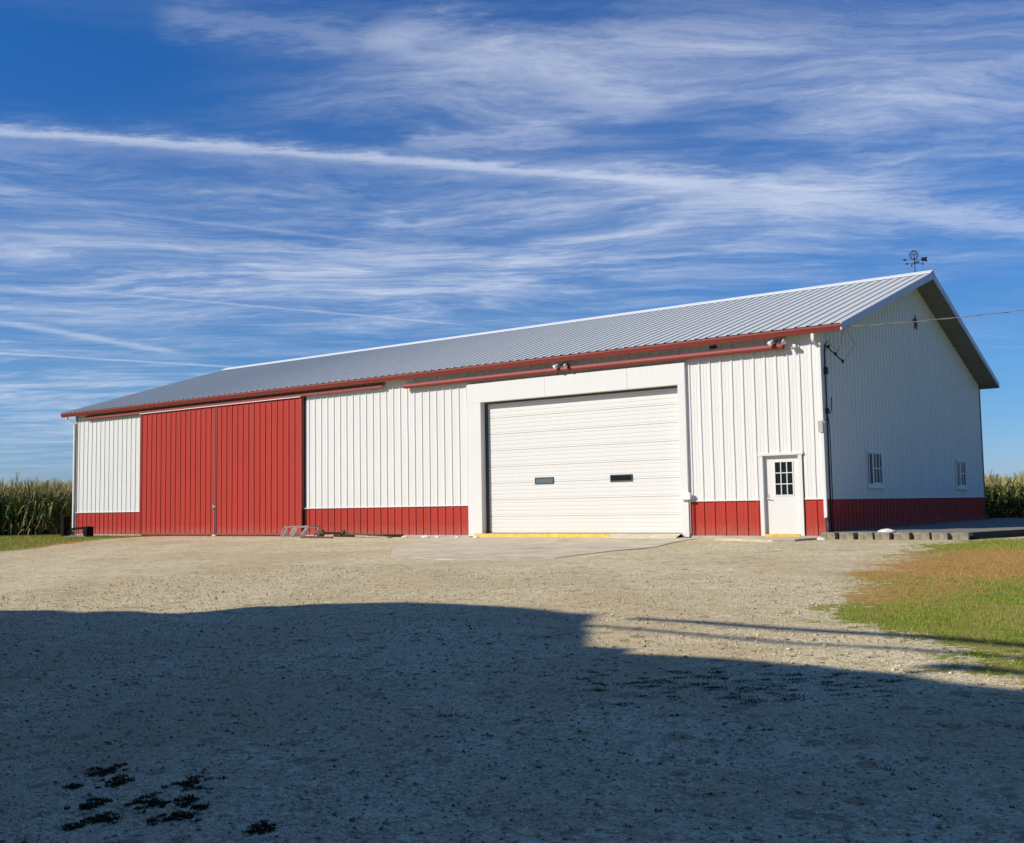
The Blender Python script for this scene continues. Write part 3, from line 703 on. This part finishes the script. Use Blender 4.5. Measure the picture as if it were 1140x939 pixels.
rg = MB(); cr_ = ca_+Vector((0, 0, .19)) - ux*.02; nR = 26
rg.tube([cr_+ux*.165*cos(2*pi*k/nR)+Vector((0,0,.165*sin(2*pi*k/nR))) for k in range(nR+1)], .016, 6)
def C2(u_, v_): return cr_+ux*u_+Vector((0, 0, v_))
for a_, c_ in [((-.10,-.12),(-.07,.10)), ((-.07,.10),(0,-.03)), ((0,-.03),(.07,.10)), ((.07,.10),(.10,-.12)), ((0,-.16),(0,-.03)), ((-.14,.02),(-.08,.02)), ((.08,.02),(.14,.02)), ((-.05,.14),(.05,.14))]:
    rg.bar(C2(*a_), C2(*c_), .022)
rg.build('ring_ornament', DARK, wv)
wv.scale = (.84, .84, .84)

# ------------------------------------------------------------------ overhead service wire and its pole
pe = CAM + Vector((rt.x, rt.y, 0)).normalized()*0
def point_on(px, py, dist): return CAM + pray(px, py)*dist
W0 = Vector((.34, .95, 5.02)); 
Wp = CAM + pray(940, 364)*((0.6-CAM.x)/pray(940, 364).x)      # where it passes below the rake
Wend = point_on(1330, 318, 24.5)
ps = []
for k in range(33):
    t_ = k/32; p = Wp.lerp(Wend, t_); p.z -= .10*4*t_*(1-t_); ps.append(p)
wires = MB()
for j in range(2):
    wires.tube([p + Vector((0, .012*cos(i*1.3+j*2.1), .012*sin(i*1.3+j*2.1))) for i, p in enumerate(ps)], .0065, 6)
wires.tube([Wp, Vector((.30, .75, 5.15)), Vector((.26, .55, 4.75)), Vector((.18, .3, 4.9)), Vector((.16, .12, 5.0))], .006, 6)
wires.tube([Wp, Vector((.5, 1.2, 5.0)), Vector((.33, .8, 4.55))], .005, 6)
tag(wires.build('service_wire', CABLE), 'thin twisted overhead wire running from the gable corner off to the right', 'wire')
pl_ = MB(); pb = Vector((Wend.x, Wend.y, 0)); zb_ = float(gh(pb.x, pb.y))
pl_.tube([(pb.x+.2, pb.y, zb_-.3), (pb.x+.2, pb.y, Wend.z+.5)], [.15, .11], 12)
tag(pl_.build('utility_pole', WOOD, smooth=True), 'round weathered wooden utility pole on the lawn holding the overhead wire', 'utility pole')

# ------------------------------------------------------------------ raised bed with its block edging along the gable
bed_poly = [(.10, .02), (.12, -.72), (3.30, -.80), (4.2, 2.2), (5.4, 6.6), (6.6, 12), (6.8, 19), (.10, 19)]
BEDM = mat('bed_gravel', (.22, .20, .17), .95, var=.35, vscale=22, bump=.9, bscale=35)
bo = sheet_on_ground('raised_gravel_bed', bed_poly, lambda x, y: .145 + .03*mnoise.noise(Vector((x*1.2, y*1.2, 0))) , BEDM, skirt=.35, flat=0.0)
def block(i, x, y, ang, name='edging_block', hh=.205):
    bm = bmesh.new(); bmesh.ops.create_cube(bm, size=1)
    for v in bm.verts: v.co = Vector((v.co.x*.335, v.co.y*.24, v.co.z*hh + hh/2))
    bmesh.ops.subdivide_edges(bm, edges=bm.edges[:], cuts=4, use_grid_fill=True)
    for v in bm.verts:
        n = mnoise.noise_vector(v.co*7 + Vector((i*3.1, 0, 0))); v.co += n*.016
        if v.co.y < -.09: v.co.y -= .02*(1-abs(v.co.x)*4)
    m_ = bpy.data.meshes.new(name); bm.to_mesh(m_); bm.free(); m_.materials.append(BLOCK)
    o = bpy.data.objects.new(name, m_); col.objects.link(o); o.location = (x, y, -.04); o.rotation_euler = (0, 0, ang)
    return o
ordn = ['first', 'second', 'third', 'fourth', 'fifth', 'sixth', 'seventh', 'eighth']
k = 0
for i in range(8):
    x = .36 + i*.43 + .02*((i*7) % 3-1); y = -.84-.01*((i*5) % 3)
    o = block(i, x, y, radians(((i*37) % 9-4)*.9))
    tag(o, f'{ordn[i]} sunlit rough grey edging block counting from the white barn corner', 'block', 'sunlit edging blocks in front of the gravel bed')
dx, dy = .235, .94
px_, py_ = 3.62, -.52
SHADE_EDGE = mat('shade_edge', (.030, .026, .022), .9, var=.3, vscale=6, bump=.4)  # near-black colour stands in for the shaded face of the edging wall
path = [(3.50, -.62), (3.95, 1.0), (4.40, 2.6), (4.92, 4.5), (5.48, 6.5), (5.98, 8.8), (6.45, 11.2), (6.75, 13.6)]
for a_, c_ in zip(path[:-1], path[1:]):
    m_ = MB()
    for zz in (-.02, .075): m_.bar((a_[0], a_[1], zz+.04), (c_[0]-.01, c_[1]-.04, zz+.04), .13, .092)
    tag(m_.build('shade_edging', SHADE_EDGE, bevel=.006), 'near-black edging length running back from the bed corner, wall shade put into its colour', 'timber', 'shade-coloured edging row of the gravel bed')
def rock(name, loc, s, seed, m_, flat=.5):
    bm = bmesh.new(); bmesh.ops.create_icosphere(bm, subdivisions=3, radius=1)
    for v in bm.verts:
        n = mnoise.noise(v.co*1.3+Vector((seed, 0, 0)))*.35 + mnoise.noise(v.co*4+Vector((seed, 0, 0)))*.08
        v.co = v.co*(1+n); v.co = Vector((v.co.x*s[0], v.co.y*s[1], v.co.z*s[2]))
    me_ = bpy.data.meshes.new(name); bm.to_mesh(me_); bm.free(); me_.materials.append(m_)
    me_.polygons.foreach_set('use_smooth', [True]*len(me_.polygons))
    o = bpy.data.objects.new(name, me_); col.objects.link(o); o.location = loc; return o
tag(rock('stone', (1.66, -.70, .185), (.20, .13, .06), 4, STONE), 'flat pale stone lying on top of the edging blocks by the gable', 'stone')
tag(rock('stone', (.22, -1.15, 0.0), (.13, .10, .06), 9, STONE), 'small rough stone on gravel below the white downspout', 'stone')

# ------------------------------------------------------------------ scrap beside the wall
def on_plane(px, py, y):
    d = pray(px, py); return CAM + d*((y-CAM.y)/d.y)
# leaning metal rack
rk_ = empty('metal_rack', (-18.0, -.9, 0)); tag(rk_, 'low slanted grey metal rack with flat plates leaning by the right red sliding door', 'metal rack')
Yr = -1.0
q_ = [on_plane(x, y, Yr) for x, y in ((313, 601), (317, 587), (345, 586), (338, 600))]
for v_ in (q_[0], q_[3]): v_.z = .03
f = MB()
for a_, c_ in ((0, 1), (1, 2), (2, 3), (3, 0)): f.bar(q_[a_], q_[c_], .045)
off = Vector((.12, .35, -.02)); 
q2 = [p+off for p in q_]
for a_, c_ in ((0, 1), (1, 2), (3, 0), (2, 3)): f.bar(q2[a_], q2[c_], .04)
for a_ in range(4): f.bar(q_[a_], q2[a_], .035)
f.build('frame', GREYIRON, rk_)
pm = MB()
for t_, w_ in ((.12, .10), (.48, .22), (.92, .10)):
    lo = q_[0].lerp(q_[3], t_); hi = q_[1].lerp(q_[2], t_); pm.bar(lo+Vector((0, -.03, .03)), hi+Vector((0, -.03, -.02)), .015, w_, (1, 0, 0))
pm.build('plate', GREYIRON, rk_)
# drawbar with a wheel hub
db = empty('implement_drawbar', (-16.9, -1.3, 0)); tag(db, 'rusty iron drawbar with round hub lying on gravel beside the metal rack', 'scrap iron')
c_ = on_plane(357, 598, -1.4); c_.z = .15
MB().tube([c_+Vector((0, -.06, 0)), c_+Vector((0, -.05, 0)), c_+Vector((0, .05, 0)), c_+Vector((0, .06, 0))], [.08, .15, .15, .08], 16).build('hub', RUST, db)
b1 = on_plane(335, 603.5, -1.9); b2 = on_plane(370, 603.5, -1.9); b1.z = b2.z = .03
MB().bar(b1, b2, .06).bar(c_, (b1+b2)/2, .05).build('cross_bar', RUST, db)
e1 = on_plane(382, 596.5, -.7); e1.z = .13
MB().tube([c_, c_.lerp(e1, .5)+Vector((0, 0, .01)), e1], .035, 8).tube([e1, e1+Vector((1.1, .1, -.08))], .05, 8).bar(e1+Vector((-.1,-.05,-.1)), e1+Vector((.1,-.05,.1)), .07).build('tongue', RUST, db)
a1 = on_plane(372, 597.8, -.45); a2 = on_plane(449, 598.2, -.45); a1.z = a2.z = .045
tag(MB().tube([a1, a2], .045, 10).build('pipe', DARK, smooth=True), 'long thin dark pipe lying on the ground against the red wainscot', 'pipe')
def board(p, q__, w_, h_, lab, m_=WOOD):
    p = Vector(p); q__ = Vector(q__); tag(MB().bar(p, q__, w_, h_).build('board', m_, bevel=.006), lab, 'board')
a1 = on_plane(398, 598.5, -.95); a2 = on_plane(434, 602.5, -1.5); a1.z = .05; a2.z = .02
board(a1, a2, .20, .035, 'pale weathered board lying skewed in front of the dark pipe')
for k, (px, py, s) in enumerate([(474, 601.5, .09), (487, 601, .06), (509, 600.5, .05), (530, 598, .07), (450, 601, .07)]):
    p = on_plane(px, py, -.95)
    tag(rock('stone', (p.x, -.95, .02), (s*1.5, s, s*.6), 11+k, STONE), 'small pale rubble stone on the ground left of the overhead door', 'stone', 'rubble stones below the red wainscot')

# black stand at the far corner
bs = empty('loading_stand', (-29.8, -1.6, 0)); tag(bs, 'low black iron stand with two thick upright plates beside the far barn corner', 'metal stand')
Yb = -1.7
def op(px, py, yy=Yb): return on_plane(px, py, yy)
l0 = op(73.5, 600); l1 = op(73.5, 575); r0 = op(99, 598.5); r1 = op(99, 586.5)
m_ = MB(); m_.box(l0.x-.10, l0.x+.10, Yb-.18, Yb+.12, -.02, l1.z); m_.build('upright', BLACKIRON, bs, bevel=.01)
m_ = MB(); m_.box(r0.x-.13, r0.x+.13, Yb-.18, Yb+.12, -.02, r1.z); m_.build('upright', BLACKIRON, bs, bevel=.01)
MB().bar((l0.x+.35, Yb, r1.z-.10), (r0.x, Yb, r1.z-.03), .09).bar((l0.x+.1, Yb, .06), (l0.x+.42, Yb, r1.z-.08), .08).build('brace', BLACKIRON, bs)
MB().bar((l0.x+.1, Yb-.05, .03), (r0.x, Yb-.05, .03), .28, .03).build('base_plate', GREYIRON, bs)

# ------------------------------------------------------------------ corn
def corn_proto(seed, hgt):
    r_ = random.Random(seed); V = []; F = []; Cc = []
    def quadstrip(pts, ws, side, cidx):
        k = len(V)
        for p, w_ in zip(pts, ws): V.append(tuple(p - side*w_)); V.append(tuple(p + side*w_))
        for i in range(len(pts)-1): F.append((k+2*i, k+2*i+1, k+2*i+3, k+2*i+2)); Cc.append(cidx)
    lean = Vector((r_.uniform(-.06, .06), r_.uniform(-.06, .06), 1))
    for a_ in (0, pi/2):
        quadstrip([lean*hgt*.0, lean*hgt*.45, lean*hgt*.92], [.014, .012, .006], Vector((cos(a_), sin(a_), 0)), 0)
    nl = r_.randint(9, 12); a0 = r_.uniform(0, pi)
    for i in range(nl):
        z = hgt*(.10 + .78*i/nl); a_ = a0 + pi*i + r_.uniform(-.5, .5); ln = r_.uniform(.45, .75)*(1 if i > 2 else .8); d = Vector((cos(a_), sin(a_), 0)); sd_ = Vector((-sin(a_), cos(a_), r_.uniform(-.3, .3))).normalized()
        up_ = r_.uniform(.5, 1.0); dr = r_.uniform(.5, 1.3)
        pts = [Vector((0, 0, z)) + d*ln*t_ + Vector((0, 0, ln*(up_*t_ - dr*t_*t_))) for t_ in (0, .25, .5, .75, 1)]
        quadstrip(pts, [.015, .034, .036, .025, .003], sd_, 2 if (i < 2 or r_.random() < .07) else 1)
    for i in range(6):
        a_ = r_.uniform(0, 2*pi); d = Vector((cos(a_), sin(a_), 0))
        pts = [Vector((0, 0, hgt*.9)), Vector((0, 0, hgt*.9)) + d*.06 + Vector((0, 0, .16)), Vector((0, 0, hgt*.9)) + d*.15 + Vector((0, 0, .26))]
        quadstrip(pts, [.008, .008, .004], Vector((-d.y, d.x, 0)), 3)
    quadstrip([Vector((0, .02, hgt*.42)), Vector((.05, .03, hgt*.5)), Vector((.07, .03, hgt*.55))], [.02, .035, .01], Vector((0, 1, 0)), 2)
    return np.array(V), np.array(F), np.array(Cc)
cornm = bpy.data.materials.new('corn'); cornm.use_nodes = True; T = NT(cornm.node_tree); b = cornm.node_tree.nodes['Principled BSDF']
at = T.node('ShaderNodeAttribute', attribute_name='tone')
T.set(b.inputs['Base Color'], at.outputs['Color']); b.inputs['Roughness'].default_value = .6; b.inputs['Specular IOR Level'].default_value = .3
def corn_field(name, spots, hmin, hmax, label):
    protos = [corn_proto(s_, 1.0) for s_ in range(6)]
    base = np.array([(.11, .14, .04), (.070, .108, .018), (.17, .13, .05), (.34, .29, .13)])
    Vs = []; Fs = []; Cs = []; off = 0
    for (x, y) in spots:
        V_, F_, C_ = protos[rng.integers(6)]; h_ = rng.uniform(hmin, hmax)*(1+.10*mnoise.noise(Vector((x*.8, y*.8, 0)))) + (rng.uniform(.1, .25) if rng.random() < .06 else 0); a_ = rng.uniform(0, 2*pi); c_, s_ = cos(a_), sin(a_)
        hx = h_ if h_ < 1 else 1.0
        v = np.stack([V_[:, 0]*c_-V_[:, 1]*s_ + x, V_[:, 0]*s_+V_[:, 1]*c_ + y, V_[:, 2]*h_*1.0], 1)
        Vs.append(v); Fs.append(F_+off); off += len(V_)
        cc = base[C_].copy(); topy = np.clip(V_[F_[:, 0], 2]-.55, 0, .5)*2
        cc = cc*(1-topy[:, None]*.6) + np.array((.40, .36, .12))*topy[:, None]*.6
        cc *= rng.uniform(.7, 1.25); Cs.append(cc)
    V_ = np.concatenate(Vs); F_ = np.concatenate(Fs); C_ = np.concatenate(Cs)
    m_ = bpy.data.meshes.new(name); m_.vertices.add(len(V_)); m_.vertices.foreach_set('co', V_.ravel())
    m_.loops.add(F_.size); m_.loops.foreach_set('vertex_index', F_.ravel().astype(np.int32))
    m_.polygons.add(len(F_)); m_.polygons.foreach_set('loop_start', np.arange(0, F_.size, 4, dtype=np.int32)); m_.polygons.foreach_set('loop_total', np.full(len(F_), 4, dtype=np.int32))
    m_.update(); ca_ = m_.color_attributes.new('tone', 'FLOAT_COLOR', 'CORNER')
    cbuf = np.ones((F_.size, 4), np.float32); cbuf[:, :3] = np.repeat(C_, 4, axis=0); ca_.data.foreach_set('color', cbuf.ravel())
    m_.materials.append(cornm); o = bpy.data.objects.new(name, m_); col.objects.link(o)
    tag(o, label, 'corn field', None, 'stuff'); return o
sp_ = []
# the left field's edge runs square to the view from the far corner
ea = Vector((-34.6, .6)); ed_ = Vector((-cos(YAW), -sin(YAW))); back_ = Vector((-sin(YAW), cos(YAW)))
for row in range(15):
    for k in range(190):
        p = ea + ed_*(k*.13) + back_*(row*.55) + Vector((rng.uniform(-.06, .06), rng.uniform(-.06, .06)))
        if p.x < -L-1.0: sp_.append((p.x, p.y))
for row in range(26):   # behind the far gable
    for k in range(20):
        p = Vector((-L-1.3-row*.62, 2+k*.8+rng.uniform(-.1, .1)))
        if (p-ea).dot(back_) > 9.3: sp_.append((p.x, p.y))
corn_field('corn_field', sp_, 1.80, 2.25, 'tall green and tan corn standing beyond the far left end of the barn')
sp_ = []
for row in range(14):
    for k in range(190):
        sp_.append((-22 + k*.30 + rng.uniform(-.1, .1), 23.5 + row*.62 + rng.uniform(-.06, .06)))
for row in range(14):
    for k in range(150):
        if row < 12: sp_.append((-6 + k*.22+ rng.uniform(-.1, .1), 23.2 + row*1.4 + .3))
corn_field('corn_field', sp_, 1.45, 1.78, 'pale tasselled corn standing behind the right gable end of the barn')

# ------------------------------------------------------------------ grass blades and loose stones
def scatter(name, pts, kind_, label, cat, m_):
    pass
def np_mesh(name, V_, F_, m_, k):
    me_ = bpy.data.meshes.new(name); me_.vertices.add(len(V_)); me_.vertices.foreach_set('co', V_.ravel())
    me_.loops.add(F_.size); me_.loops.foreach_set('vertex_index', F_.ravel().astype(np.int32))
    me_.polygons.add(len(F_)); me_.polygons.foreach_set('loop_start', np.arange(0, F_.size, k, dtype=np.int32)); me_.polygons.foreach_set('loop_total', np.full(len(F_), k, dtype=np.int32))
    me_.update(); me_.materials.append(m_); o = bpy.data.objects.new(name, me_); col.objects.link(o); return o
def blades(name, x, y, h, wd, m_, zoff=0):
    n = len(x); a_ = rng.uniform(0, 2*pi, n); ln = rng.uniform(.1, .7, n)*h; b_ = rng.uniform(0, 2*pi, n)
    z = gh(x, y)+zoff; dx_ = np.cos(a_)*wd/2; dy_ = np.sin(a_)*wd/2
    v0 = np.stack([x-dx_, y-dy_, z-.005], 1); v1 = np.stack([x+dx_, y+dy_, z-.005], 1); v2 = np.stack([x+np.cos(b_)*ln, y+np.sin(b_)*ln, z+h], 1)
    V_ = np.stack([v0, v1, v2], 1).reshape(-1, 3); F_ = np.arange(3*n).reshape(-1, 3)
    return np_mesh(name, V_, F_, m_, 3)
def grassmat(name, a_, b_, c_, sc=3.0):
    m_ = bpy.data.materials.new(name); m_.use_nodes = True; T = NT(m_.node_tree); b = m_.node_tree.nodes['Principled BSDF']
    tc = T.node('ShaderNodeTexCoord'); O = tc.outputs['Object']
    cc = T.mix(T.sstep(T.noise(O, 40, 2), .35, .65), rgba(a_), rgba(b_)); cc = T.mix(T.math('MULTIPLY', T.sstep(T.noise(O, sc*.4, 4), .45, .65), .7), cc, rgba(c_))
    T.set(b.inputs['Base Color'], cc); b.inputs['Roughness'].default_value = .6; b.inputs['Specular IOR Level'].default_value = .25
    return m_
GRASS = grassmat('grass_blades', (.13, .19, .018), (.28, .35, .040), (.36, .29, .07))
DEADG = grassmat('dry_grass_blades', (.46, .21, .06), (.58, .36, .11), (.34, .28, .06))
WEED = grassmat('weed_leaves', (.02, .026, .009), (.07, .075, .025), (.10, .075, .03))
n = 260000
x = rng.uniform(3.0, 17, n); y = rng.uniform(-24, 3, n)
exx = np.interp(y, [e[0] for e in EDGE], [e[1] for e in EDGE])
nz1 = np.array([mnoise.noise(Vector((a_*.9, c_*.9, 0)))*1.1 + mnoise.noise(Vector((a_*3.1, c_*3.1, 4)))*.6 for a_, c_ in zip(x, y)])
dens = (x-exx) + nz1*1.3
dd_ = 1.1*np.exp(-((x-5.2)/2.4)**2 - ((y+7.0)/3.3)**2) + .6*np.exp(-((x-6.4)/1.4)**2-((y+17.8)/.6)**2) + .4*np.exp(-((x-4.9)/1.2)**2-((y+12.2)/2.0)**2)
isdead = dd_ + nz1*.5 + rng.uniform(-.35, .35, n) > .55
keep = dens > .25
gx, gy, gd_ = x[keep], y[keep], isdead[keep]
h = rng.uniform(.02, .055, len(gx))
tag(blades('lawn_grass', gx[~gd_], gy[~gd_], h[~gd_], .007, GRASS), 'short green lawn grass at the right edge of the gravel yard', 'grass', None, 'stuff')
k2 = gd_ & (rng.random(len(gx)) < .6)
tag(blades('dry_grass', gx[k2], gy[k2], h[k2]*.7, .007, DEADG), 'patch of dry orange brown grass between gravel and green lawn', 'dry grass', None, 'stuff')
n = 90000
x = rng.uniform(-45, -24, n); y = rng.uniform(-14, 2, n); lf = (x-p0[0])*nn[0] + (y-p0[1])*nn[1]
lf = np.where(x < -26.2, np.maximum(lf, np.minimum(-26.2-x, 1.5)*.7), lf); kk = lf + rng.normal(0, .35, n) > .4
kk &= ~((x > -L-.3) & (y > -.5))
tag(blades('lawn_grass', x[kk], y[kk], rng.uniform(.03, .07, kk.sum()), .012, GRASS), 'green grass strip in front of the corn at the far left', 'grass', None, 'stuff')
# weeds in the shaded gravel
wx = []; wy = []
for px, py, rad in WPTS:
    p = ground_at(px, py)
    for k in range(int(230*rad)+2):
        t1, t2 = rng.normal(0, rad*.48), rng.normal(0, rad*.55)
        c_x = p.x + t1*cos(YAW) - t2*sin(YAW); c_y = p.y + t1*sin(YAW) + t2*cos(YAW)
        a_ = rng.normal(0, rng.uniform(.006, .018), (38, 2)); wx.append(c_x+a_[:, 0]); wy.append(c_y+a_[:, 1])
for k in range(85):
    t1, t2 = rng.normal(0, .75), rng.normal(0, .42)
    c_x, c_y = 5.75+t1*cos(YAW)-t2*sin(YAW), -18.45+t1*sin(YAW)+t2*cos(YAW); sz = rng.uniform(.008, .032); a_ = rng.normal(0, sz, (int(30+sz*1500), 2))
    wx.append(c_x+(a_[:, 0]*cos(YAW)*2-a_[:, 1]*sin(YAW))); wy.append(c_y+(a_[:, 0]*2*sin(YAW)+a_[:, 1]*cos(YAW)))
for k in range(150):
    c_x, c_y = rng.uniform(-2, 9), rng.uniform(-22.5, -16); sz = rng.uniform(.004, .016); a_ = rng.normal(0, sz, (int(8+sz*1000), 2)); wx.append(c_x+a_[:, 0]*1.6); wy.append(c_y+a_[:, 1])
wx = np.concatenate(wx); wy = np.concatenate(wy)
tag(blades('low_weeds', wx, wy, rng.uniform(.004, .016, len(wx)), .012, WEED), 'dark low weeds and moss tufts growing through the shaded gravel', 'weeds', None, 'stuff')
# loose stones lying on the gravel near the viewer
n = 80000
y = -24.8 + (rng.random(n)**1.25)*14.5; x = rng.uniform(-9, 9.5, n)
vis = []
vx_ = np.stack([x-CAM.x, y-CAM.y], 1); ff = vx_@np.array([-sin(YAW), cos(YAW)]); ll = vx_@np.array([cos(YAW), sin(YAW)])
kk = (ff > 1.5) & (np.abs(ll) < ff*.56+.6); x = x[kk]; y = y[kk]; n = len(x)
exx = np.interp(y, [e[0] for e in EDGE], [e[1] for e in EDGE]); kk = x < exx+rng.normal(0, .3, n); x = x[kk]; y = y[kk]; n = len(x)
oct_v = np.array([(1,0,0),(-1,0,0),(0,1,0),(0,-1,0),(0,0,1),(0,0,-1)], float)
oct_f = np.array([(0,2,4),(2,1,4),(1,3,4),(3,0,4),(2,0,5),(1,2,5),(3,1,5),(0,3,5)])
s_ = rng.lognormal(math.log(.0065), .45, n); s_ = np.clip(s_, .003, .024)
Vb = oct_v[None]*(1+rng.uniform(-.35, .35, (n, 6, 1))) + rng.uniform(-.25, .25, (n, 6, 3)); Vb *= s_[:, None, None]*np.stack([rng.uniform(.8, 1.5, n), rng.uniform(.8, 1.3, n), rng.uniform(.5, .8, n)], 1)[:, None, :]
a_ = rng.uniform(0, 2*pi, n); ca1, sa1 = np.cos(a_)[:, None], np.sin(a_)[:, None]
Vx = Vb[:, :, 0]*ca1-Vb[:, :, 1]*sa1 + x[:, None]; Vy = Vb[:, :, 0]*sa1+Vb[:, :, 1]*ca1 + y[:, None]; Vz = Vb[:, :, 2] + gh(x, y)[:, None] + s_[:, None]*.25
Vb = np.stack([Vx, Vy, Vz], 2).reshape(-1, 3); Fb = (oct_f[None] + (np.arange(n)*6)[:, None, None]).reshape(-1, 3)
stm = bpy.data.materials.new('loose_limestone'); stm.use_nodes = True; T = NT(stm.node_tree); b = stm.node_tree.nodes['Principled BSDF']
tc = T.node('ShaderNodeTexCoord'); cc = T.mix(T.sstep(T.noise(tc.outputs['Object'], 23, 2), .3, .7), (.20, .165, .11, 1), (.86, .76, .52, 1))
T.set(b.inputs['Base Color'], cc); b.inputs['Roughness'].default_value = .95; b.inputs['Specular IOR Level'].default_value = .2
tag(np_mesh('loose_gravel', Vb, Fb, stm, 3), 'loose pale crushed limestone pieces strewn over the gravel yard', 'gravel', None, 'stuff')

# ------------------------------------------------------------------ the tall house behind the viewer whose shadow lies on the yard
YF = -28.2
SEP = [(10, 679), (60, 678), (100, 681), (150, 681), (200, 683.5), (240, 681), (300, 675.5), (350, 673), (400, 671), (450, 670), (510, 671.5), (560, 674.5), (600, 678), (640, 683), (668, 684), (659, 689), (655, 697),
       (661, 705), (654, 711), (652, 717), (672, 719), (706, 721), (698, 726), (720, 728), (760, 730), (800, 732), (850, 736), (880, 739), (910, 740), (950, 745), (1000, 749), (1060, 760), (1095, 764), (1130, 768)]
SE = [(-18, -24), (-11, -20.2)] + [tuple(ground_at(*p)[:2]) for p in SEP] + [(11, -17.9), (17, -18.2), (26, -18.6)]  # outline traced back from the shadow edge, right end widened to block sky
def to_facade(x, y):
    z = float(gz(y)); t_ = (YF-y)/S.y
    return (x + t_*S.x, z + t_*S.z)
prof_h = [to_facade(*p) for p in SE]
house = empty('farmhouse', (-4, YF-4, -.7)); tag(house, 'tall dark farmhouse unseen behind the viewer, shaped to shade the near half of the gravel yard', 'house')
poly = [(prof_h[0][0], -.9)] + [(x, z-.12) for x, z in prof_h] + [(prof_h[-1][0], -.9)]
HOUSEM = mat('house_siding', (.12, .12, .115), .8, var=.08)  # siding kept dark so less light bounces into the shaded yard
hb = MB().prism_y(poly, YF-8.5, YF-.25); hb.build('wall', HOUSEM, house)
rp = MB()
for (a_, c_) in zip(prof_h[:-1], prof_h[1:]):
        rp.add([(a_[0], YF, a_[1]), (c_[0], YF, c_[1]), (c_[0], YF-8.8, c_[1]), (a_[0], YF-8.8, a_[1]), (a_[0], YF, a_[1]-.1), (c_[0], YF, c_[1]-.1), (c_[0], YF-8.8, c_[1]-.1), (a_[0], YF-8.8, a_[1]-.1)],
           [(0,3,2,1),(4,5,6,7),(0,1,5,4),(1,2,6,5),(2,3,7,6),(3,0,4,7)])
rp.build('roof', mat('shingles', (.09, .085, .08), .9, var=.2), house)
for wx_ in (-9.5, -6.0, -2.0, 1.0):
    for wz_ in (.6, 3.6):
        w1 = MB().box(wx_-.55, wx_+.55, YF-.26, YF-.20, wz_, wz_+1.5).build('window', SMOOTHW, house)
        MB().box(wx_-.45, wx_+.45, YF-.22, YF-.19, wz_+.1, wz_+1.4).build('pane', GLASS, w1)
# unseen cables, added and thickened to cast shadow lines across the gravel
def shadow_line(pa, pb_, yy, rad, lab):
    pts_ = []
    for k in range(13):
        t_ = k/12; x = pa[0]+(pb_[0]-pa[0])*t_; y = pa[1]+(pb_[1]-pa[1])*t_; z = float(gz(y)); s__ = (yy-y)/S.y
        pts_.append((x+s__*S.x, yy, z+s__*S.z))
    tag(MB().tube(pts_, rad, 8).build('shadow_cable', CABLE, smooth=True), lab, 'cable')
shadow_line((3.0, -15.22), (10.5, -15.82), -27.55, .075, 'unseen overhead cable bundle thickened to cast the upper shadow line on the gravel')
shadow_line((2.6, -15.95), (10.5, -16.6), -27.8, .045, 'thinner unseen overhead cable added to cast the fainter lower shadow line on the gravel')

# unseen tapered boom above the house, added to cast a spindle shadow on the grass
p_a = [ground_at(*q__) for q__ in ((1005, 744), (1035, 742), (1075, 744), (1130, 750), (1180, 757))]
ar = []
for p in p_a:
    t_ = (YF-.6-p.y)/S.y; ar.append((p.x+t_*S.x, YF-.6, float(gz(p.y))+t_*S.z))
MB().tube(ar, [.02, .09, .12, .07, .03], 8).tube([ar[2], (ar[2][0], ar[2][1], ar[2][2]-1.5)], .03, 8).build('shadow_boom', DARK, house)
